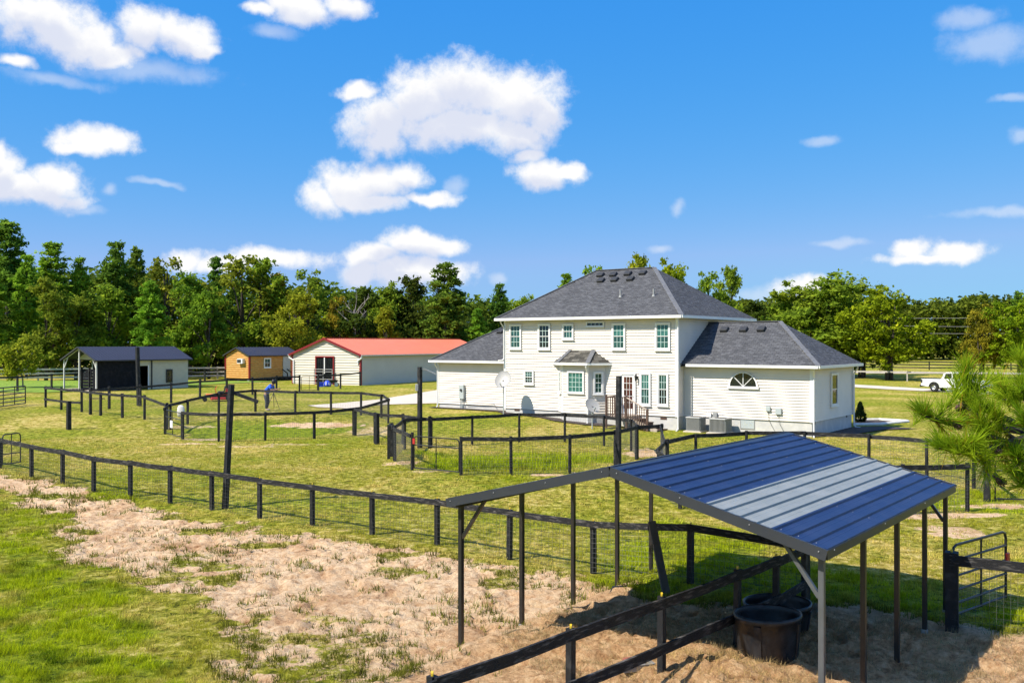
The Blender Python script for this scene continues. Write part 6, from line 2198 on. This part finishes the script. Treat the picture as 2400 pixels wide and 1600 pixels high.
# dead limbs standing over the barn
rng_ = np.random.default_rng(3)
dt = thing('dead_tree', 'bare grey tree with forking limbs above the barn roof', 'tree', (*((830 - CX) / F * 122, 122), 0.4))
mb = MB()
mb.path([(0, 0, -0.2), (0.1, 0, 5), (0, 0.1, 8.6)], [0.2, 0.16, 0.08], 7)
obj('trunk', mb, M['dead_wood'], dt)
for k in range(11):
    t = rng_.uniform(-1, 1)
    z = rng_.uniform(5, 8.4)
    x1, z1 = t * 2.4, z + rng_.uniform(0.5, 3.0)
    p = [(0, 0, z), (x1 * 0.5, rng_.normal(0, .4), z + (z1 - z) * 0.6), (x1, rng_.normal(0, .6), z1)]
    o = obj('limb', MB().path(p, [0.06, 0.04, 0.015], 5), M['dead_wood'], dt)
    for q in range(2):
        f_ = rng_.uniform(0.4, 0.9)
        a0 = Vector(p[1]).lerp(Vector(p[2]), f_)
        obj('twig', MB().path([a0, a0 + Vector((rng_.normal(0, .4), rng_.normal(0, .3), rng_.uniform(0.4, 1.1)))], [0.025, 0.01], 4), M['dead_wood'], o)


def wood(name, label, pts, n, size, mat, seed, depth=12.0):
    """a belt of woodland read as one mass; pts = (px, top py, distance)"""
    rng = np.random.default_rng(seed)
    px = np.array([p[0] for p in pts], float)
    u = rng.uniform(px[0], px[-1], n)
    top = np.interp(u, px, [p[1] for p in pts])
    d = np.interp(u, px, [p[2] for p in pts]) + rng.uniform(0, depth, n)
    x = (u - CX) / F * d
    zt = CH - (top - HY) / F * d
    wav = fbm(x * 0.22 + seed, d * 0.1, 3)
    zt = zt * (0.80 + 0.40 * wav)
    z = zt * rng.uniform(0.0, 1.0, n) ** 0.75
    cen = np.stack([x, d, z + gz(x, d) * 0.5], 1)
    v, f = leaf_quads(rng, cen, 9, np.full((n, 1), 0.55) * np.array([1, 1, 0.8]), size)
    o = obj(name, np_mesh(name, v, f), M[mat])
    o['kind'] = 'stuff'
    o['label'] = label
    return o


wood('woodland', 'dense dark woodland filling the gaps behind the left-hand trees', [(-120, 620, 130), (150, 640, 132), (300, 640, 132), (450, 670, 132), (600, 665, 132), (760, 690, 134), (900, 700, 138), (1080, 690, 136), (1250, 715, 138), (1300, 730, 138)], 5200, 0.42, 'lf_wood', 21)
wood('undergrowth', 'dark undergrowth along the foot of the left-hand woodland', [(-120, 735, 122), (450, 752, 124), (760, 757, 126), (1250, 765, 128)], 2600, 0.36, 'lf_dark', 22, 8)
wood('distant_woods', 'distant tree line along the horizon at right', [(1640, 716, 230), (1800, 706, 240), (2000, 716, 250), (2150, 714, 250), (2260, 708, 250), (2400, 702, 240), (2520, 700, 230)], 5200, 0.7, 'lf_wood', 23, 30)

# conical shrub by the house corner
p = G(2016, 990)
shb = thing('conifer_shrub', 'small dark conical evergreen at the shaded house corner', 'shrub', GV(p))
rng = np.random.default_rng(31)
n = 420
u = rng.uniform(0, 1, n) ** 0.8
tt = rng.uniform(0, 6.283, n)
rr = 0.40 * (1 - u) ** 0.85 * (0.55 + 0.45 * np.minimum(1, u * 5)) * rng.uniform(0.7, 1.05, n) + 0.01
cen = np.stack([rr * np.cos(tt), rr * np.sin(tt), 0.06 + u * 1.12], 1)
v, f = leaf_quads(rng, cen, 10, np.full((n, 1), 0.03), 0.035, 0.2, 1.5)
obj('crown', np_mesh('crown', v, f), M['lf_shrub'], shb)
obj('trunk', MB().tube((0, 0, -0.05), (0, 0, 1.05), 0.03, 0.01, 6), M['bark'], shb)

# ================================================================== NEAR PINE AT RIGHT
NP = Vector((4.95, 7.75, 0))
npine = thing('pine_tree', 'young long-needled pine reaching its branches in at the right edge', 'tree', (NP.x, NP.y, float(gz(NP.x, NP.y))))
zb0 = float(gz(NP.x, NP.y))
obj('trunk', MB().path([(0, 0, -0.2), (0.03, 0, 1.6), (-0.02, 0.02, 3.2), (0.02, 0, 4.6), (0, 0, 5.6)], [0.10, 0.085, 0.06, 0.035, 0.012], 10), M['bark'], npine)
rng = np.random.default_rng(77)
nee_v, nee_f, dry_v, dry_f = [], [], [], []


def tuft(c, axis_, n=110, L_=0.20, dry=False, open_=0.75):
    """brush of long needles round a twig tip"""
    c = np.array(c, float)
    ax = np.array(axis_, float)
    ax /= np.linalg.norm(ax)
    for k in range(n):
        s = rng.uniform(-0.16, 0.02)
        d = ax * rng.uniform(0.25, 1.0) + rng.normal(0, 1, 3) * open_ * 0.58 + np.array([0, 0, -0.25 if dry else 0.42])
        d /= np.linalg.norm(d)
        l = L_ * rng.uniform(0.7, 1.1)
        b = c + ax * s
        e = b + d * l + np.array([0, 0, -0.008 * rng.uniform(0, 1)])
        m = b + d * l * 0.55 + np.array([0, 0, 0.004])
        w = np.cross(d, rng.normal(0, 1, 3))
        w = w / np.linalg.norm(w) * 0.0023
        V_, F_ = (dry_v, dry_f) if (dry or rng.random() < 0.04) else (nee_v, nee_f)
        i = len(V_)
        V_ += [b - w, b + w, m + w, m - w, e]
        F_ += [(i, i + 1, i + 2, i + 3), (i + 3, i + 2, i + 4, i + 4)]


def np_local(px, py, d):
    p = AT(px, py, d)
    return np.array([p.x - NP.x, p.y - NP.y, p.z - zb0])


LIMBS = [  # limb through these photo points (px, py, distance), from the tip back towards the trunk, with side shoots
    [(2262, 868, 7.2), (2266, 930, 7.25), (2280, 945, 7.3), (2300, 955, 7.35), (2420, 1010, 7.5)],
    [(2158, 968, 7.0), (2190, 985, 7.05), (2228, 992, 7.1), (2262, 985, 7.2), (2420, 1015, 7.5)],
    [(2330, 975, 7.0), (2340, 995, 7.05), (2365, 1020, 7.2), (2430, 1060, 7.6)],
    [(2395, 905, 7.3), (2405, 940, 7.35), (2440, 985, 7.6)],
    [(2352, 915, 7.5), (2372, 945, 7.5), (2430, 990, 7.65)],
    [(2200, 1050, 6.9), (2240, 1058, 6.95), (2285, 1068, 7.0), (2345, 1040, 7.1), (2440, 1015, 7.5)],
    [(2262, 1050, 6.9), (2278, 1062, 6.95), (2300, 1062, 7.0), (2345, 1040, 7.1)],
    [(2312, 1110, 7.0), (2312, 1085, 7.0), (2318, 1060, 7.05), (2345, 1040, 7.1)],
    [(2380, 1070, 7.0), (2400, 1085, 7.1), (2450, 1075, 7.5)],
    [(2390, 1140, 7.1), (2415, 1130, 7.2), (2455, 1095, 7.5)],
    [(2400, 985, 6.9), (2420, 1005, 7.0), (2450, 1030, 7.4)],
    [(2298, 1015, 7.0), (2318, 1020, 7.05), (2345, 1030, 7.1)],
    [(2390, 845, 7.5), (2420, 900, 7.6), (2450, 960, 7.7)],
]
for li, L_ in enumerate(LIMBS):
    P_ = [np_local(*q) for q in L_]
    end = P_[-1]
    zt_ = max(2.2, end[2] - 0.35)
    pts = P_ + [end * np.array([0.5, 0.5, 1]) + np.array([0, 0, -0.18]), np.array([0, 0, zt_])]
    rad = [0.007 + 0.0065 * i for i in range(len(pts))]
    obj('branch', MB().path([tuple(p) for p in pts], rad, 6), M['bark'], npine)
    tip = P_[0]
    ax = P_[0] - P_[1]
    tuft(tip, ax, 150, 0.20, False, 0.62)
    for k in range(len(P_) - 1):
        m_ = int(np.linalg.norm(P_[k + 1] - P_[k]) / 0.09) + 1
        for q in range(m_):
            c = P_[k] + (P_[k + 1] - P_[k]) * (q + 0.5) / m_
            if k < 2:
                a2 = (P_[k] - P_[k + 1])
                a2 = a2 / np.linalg.norm(a2) * 0.7 + rng.normal(0, 0.35, 3) + np.array([0, 0, 0.35])
                tuft(c, a2, 56 if k == 0 else 7, 0.19)
    for q in range(2):
        k = min(1, len(P_) - 2)
        c = P_[k] + rng.normal(0, 0.02, 3)
        dv = rng.normal(0, 1, 3) * np.array([1, 0.8, 0.6]) + np.array([-0.4, 0, 0.4])
        e = c + dv / np.linalg.norm(dv) * rng.uniform(0.12, 0.22)
        obj('twig', MB().path([tuple(c), tuple((c + e) / 2 + np.array([0, 0, 0.01])), tuple(e)], [0.007, 0.006, 0.005], 5), M['bark'], npine)
        tuft(e, e - c, 90)
for px, py, d in ((2250, 895, 7.2), (2276, 890, 7.25), (2240, 915, 7.2), (2290, 910, 7.25), (2262, 905, 7.15), (2345, 900, 7.3), (2375, 930, 7.3)):
    tuft(np_local(px, py, d), (rng.normal(0, 0.5), 0, 1), 70, 0.19)
for px, py, d in ((2268, 985, 7.2), (2255, 965, 7.2), (2305, 1000, 7.1), (2215, 1010, 7.05), (2350, 1060, 7.1)):
    tuft(np_local(px, py, d), (rng.normal(), 0, -1), 46, 0.20, True, 0.5)
for vv, ff, mk, nm in ((nee_v, nee_f, 'needle', 'needles'), (dry_v, dry_f, 'needle_dry', 'dry_needles')):
    me = bpy.data.meshes.new(nm)
    me.from_pydata([tuple(p) for p in vv], [], [f if f[2] != f[3] else f[:3] for f in ff])
    o = obj(nm, me, M[mk], npine)
    o['kind'] = 'stuff'
for px, py, d in ((2242, 995, 7.05), (2334, 1058, 7.05), (2250, 952, 7.2), (2262, 960, 7.22), (2336, 1122, 7.1), (2345, 1128, 7.12)):
    c = np_local(px, py, d)
    mb = MB()
    mb.lathe([(0.001, -0.045), (0.020, -0.035), (0.029, -0.012), (0.027, 0.012), (0.016, 0.034), (0.001, 0.046)], n=10)
    for k in range(40):
        u = (k + 0.5) / 40
        t_ = k * 2.399
        z = -0.042 + 0.084 * u
        r_ = 0.030 * math.sin(math.pi * (0.12 + 0.8 * u)) + 0.003
        p0 = Vector((r_ * math.cos(t_), r_ * math.sin(t_), z))
        o_ = Vector((math.cos(t_), math.sin(t_), 0.45))
        sd_ = Vector((-math.sin(t_), math.cos(t_), 0))
        mb.add([p0 - sd_ * 0.007, p0 + sd_ * 0.007, p0 + o_ * 0.010 + sd_ * 0.004, p0 + o_ * 0.010 - sd_ * 0.004], [(0, 1, 2, 3)])
    o = obj('cone', mb, M['cone'], npine, tuple(c))
    o.rotation_euler = (rng.uniform(0, 1.5), rng.uniform(0, 3), 0)

# ================================================================== GRASS AND HAY
def col_mesh(name, v, f, col, mat):
    me = np_mesh(name, v, f)
    a = me.color_attributes.new('tint', 'FLOAT_COLOR', 'POINT')
    a.data.foreach_set('color', np.concatenate([col, np.ones((len(col), 1))], 1).astype(np.float32).ravel())
    o = obj(name, me, mat)
    o['kind'] = 'stuff'
    return o


def blade_mat():
    m = bpy.data.materials.new('grass_blade')
    m.use_nodes = True
    N, L = m.node_tree.nodes, m.node_tree.links
    N.clear()
    a = N.new('ShaderNodeAttribute')
    a.attribute_name = 'tint'
    df, tr = N.new('ShaderNodeBsdfDiffuse'), N.new('ShaderNodeBsdfTranslucent')
    mx, o = N.new('ShaderNodeMixShader'), N.new('ShaderNodeOutputMaterial')
    L.new(a.outputs['Color'], df.inputs[0])
    L.new(a.outputs['Color'], tr.inputs[0])
    mx.inputs[0].default_value = 0.35
    L.new(df.outputs[0], mx.inputs[1])
    L.new(tr.outputs[0], mx.inputs[2])
    L.new(mx.outputs[0], o.inputs[0])
    return m


M['blade'] = blade_mat()
rng = np.random.default_rng(99)


def blades(x, y, z, per, ln, wd, lean, tint, jit, spread):
    n = len(x) * per
    X = np.repeat(x, per) + rng.normal(0, 1, n) * np.repeat(spread, per)
    Y = np.repeat(y, per) + rng.normal(0, 1, n) * np.repeat(spread, per)
    Z = np.repeat(z, per) - 0.008
    t = rng.uniform(0, 6.283, n)
    l = np.repeat(ln, per) * rng.uniform(0.5, 1.25, n)
    le = lean * rng.uniform(0.2, 1.3, n)
    dx, dy = np.cos(t), np.sin(t)
    w = np.repeat(wd, per) * rng.uniform(0.7, 1.2, n)
    px_, py_ = -dy * w, dx * w
    e = np.stack([X + dx * l * le, Y + dy * l * le, Z + l * np.sqrt(np.clip(1 - (le * 0.7) ** 2, 0.05, 1))], 1)
    v = np.stack([np.stack([X - px_, Y - py_, Z], 1), np.stack([X + px_, Y + py_, Z], 1), e], 1).reshape(-1, 3)
    f = np.arange(n * 3).reshape(n, 3)
    c = np.repeat(tint, per, 0) * rng.uniform(1 - jit, 1 + jit, (n, 1))
    c = np.repeat(c, 3, 0)
    return v, f, c


N0 = 210000
yy = np.exp(rng.uniform(math.log(10.5), math.log(46), N0))
xx = (rng.uniform(-60, 2460, N0) - CX) / F * yy
sa, ba, lu, di, sd = masks(xx, yy)
nz = fbm(xx * 0.8 + 70, yy * 1.1 + 33, 4)
n5 = fbm(xx * 1.3 + 5, yy * 1.3 + 50, 4)
cx_ = (xx - CARPORT_O[0]) * CAX[0] + (yy - CARPORT_O[1]) * CAX[1]
bar = np.maximum(sa, ba)
prob = (1 - bar) * (0.62 + 0.38 * S((lu - 0.2) / 0.5))
prob = np.maximum(prob, 0.26 * S((fbm(xx * 1.7 + 9, yy * 1.7 + 4, 3) - 0.585) / 0.05) * S((2.0 - cx_) / 0.5))
prob *= np.where(di > 0.5, 0.04, 1.0)
cl = fbm(xx * 4.2 + 31, yy * 4.2 + 17, 3)
prob = prob * (0.22 + 0.78 * S((cl - 0.40) / 0.14))
keep = rng.random(N0) < prob
xx, yy, lu, nz, n5, sa, sd, bar, cl = (q[keep] for q in (xx, yy, lu, nz, n5, sa, sd, bar, cl))
zz = full_z(xx, yy)
g_dry = np.array([0.66, 0.51, 0.13])
g_mid = np.array([0.34, 0.325, 0.026])
g_lush = np.array([0.36, 0.42, 0.010])
g_deep = np.array([0.105, 0.165, 0.006])
k1 = S((n5 * 0.55 + fbm(xx * 0.45 + 12, yy * 0.45 + 3, 4) * 0.6 - 0.50) / 0.16)[:, None]
tint = g_mid * (1 - k1) + g_dry * k1
k2 = (S((lu + (n5 - 0.5) * 1.2 - 0.2) / 0.5))[:, None]
grn = g_lush * (1 - S((0.5 - n5) / 0.15)[:, None]) + g_deep * S((0.5 - n5) / 0.15)[:, None]
tint = tint * (1 - k2) + grn * k2
edge = S((sa - 0.12) / 0.3)[:, None]
tint = tint * (1 - edge) + (np.array([0.15, 0.155, 0.022]) * (0.6 + n5[:, None] * 0.8)) * edge
tint = tint * (0.62 + 0.76 * fbm(xx * 5 + 2, yy * 5 + 6, 3))[:, None]
in2 = S((sdist(PEN2, xx, yy) - 0.2) / 0.6) * S((41 - yy + (n5 - 0.5) * 9) / 6)
ln = 0.050 + 0.035 * k2[:, 0] + 0.09 * in2 + 0.045 * edge[:, 0]
ln = ln * (0.75 + 0.9 * S((cl - 0.45) / 0.2))
wd = 0.0042 * (1 + 0.7 * edge[:, 0]) * np.clip(yy / 14, 0.8, 3.2)
v, f, c = blades(xx, yy, zz, 5, ln, wd, 0.75, tint, 0.5, 0.035 * np.clip(yy / 14, 0.8, 3))
gr = col_mesh('grass', v, f, c, M['blade'])
gr['label'] = 'short yellow-green grass growing over the lawn and paddock edges'
# hay and straw on the shelter floor and at the right
N1 = 26000
yy = rng.uniform(10.2, 18.5, N1)
xx = rng.uniform(-0.2, 10.5, N1)
sa, ba, lu, di, sd = masks(xx, yy)
hm_ = np.exp(-((xx - HAY[0]) ** 2 / 0.8 + (yy - HAY[1]) ** 2 / 0.5))
pr = np.clip(di * (0.22 + 0.9 * S((fbm(xx * 1.1 + 3, yy * 1.1 + 8, 4) - 0.47) / 0.12)) + 1.5 * hm_, 0, 1) * (sd > 0)
keep = rng.random(N1) < pr
xx, yy, hm_ = xx[keep], yy[keep], hm_[keep]
zz = full_z(xx, yy)
tint = np.array([0.36, 0.27, 0.13]) * (1 - hm_[:, None]) + np.array([0.55, 0.38, 0.14]) * hm_[:, None]
v, f, c = blades(xx, yy, zz + 0.012, 4, np.full(len(xx), 0.10), np.full(len(xx), 0.0032), 1.25, tint, 0.4, np.full(len(xx), 0.05))
hy_ = col_mesh('hay', v, f, c, M['blade'])
hy_['label'] = 'loose pale hay strewn under and beside the shelter'
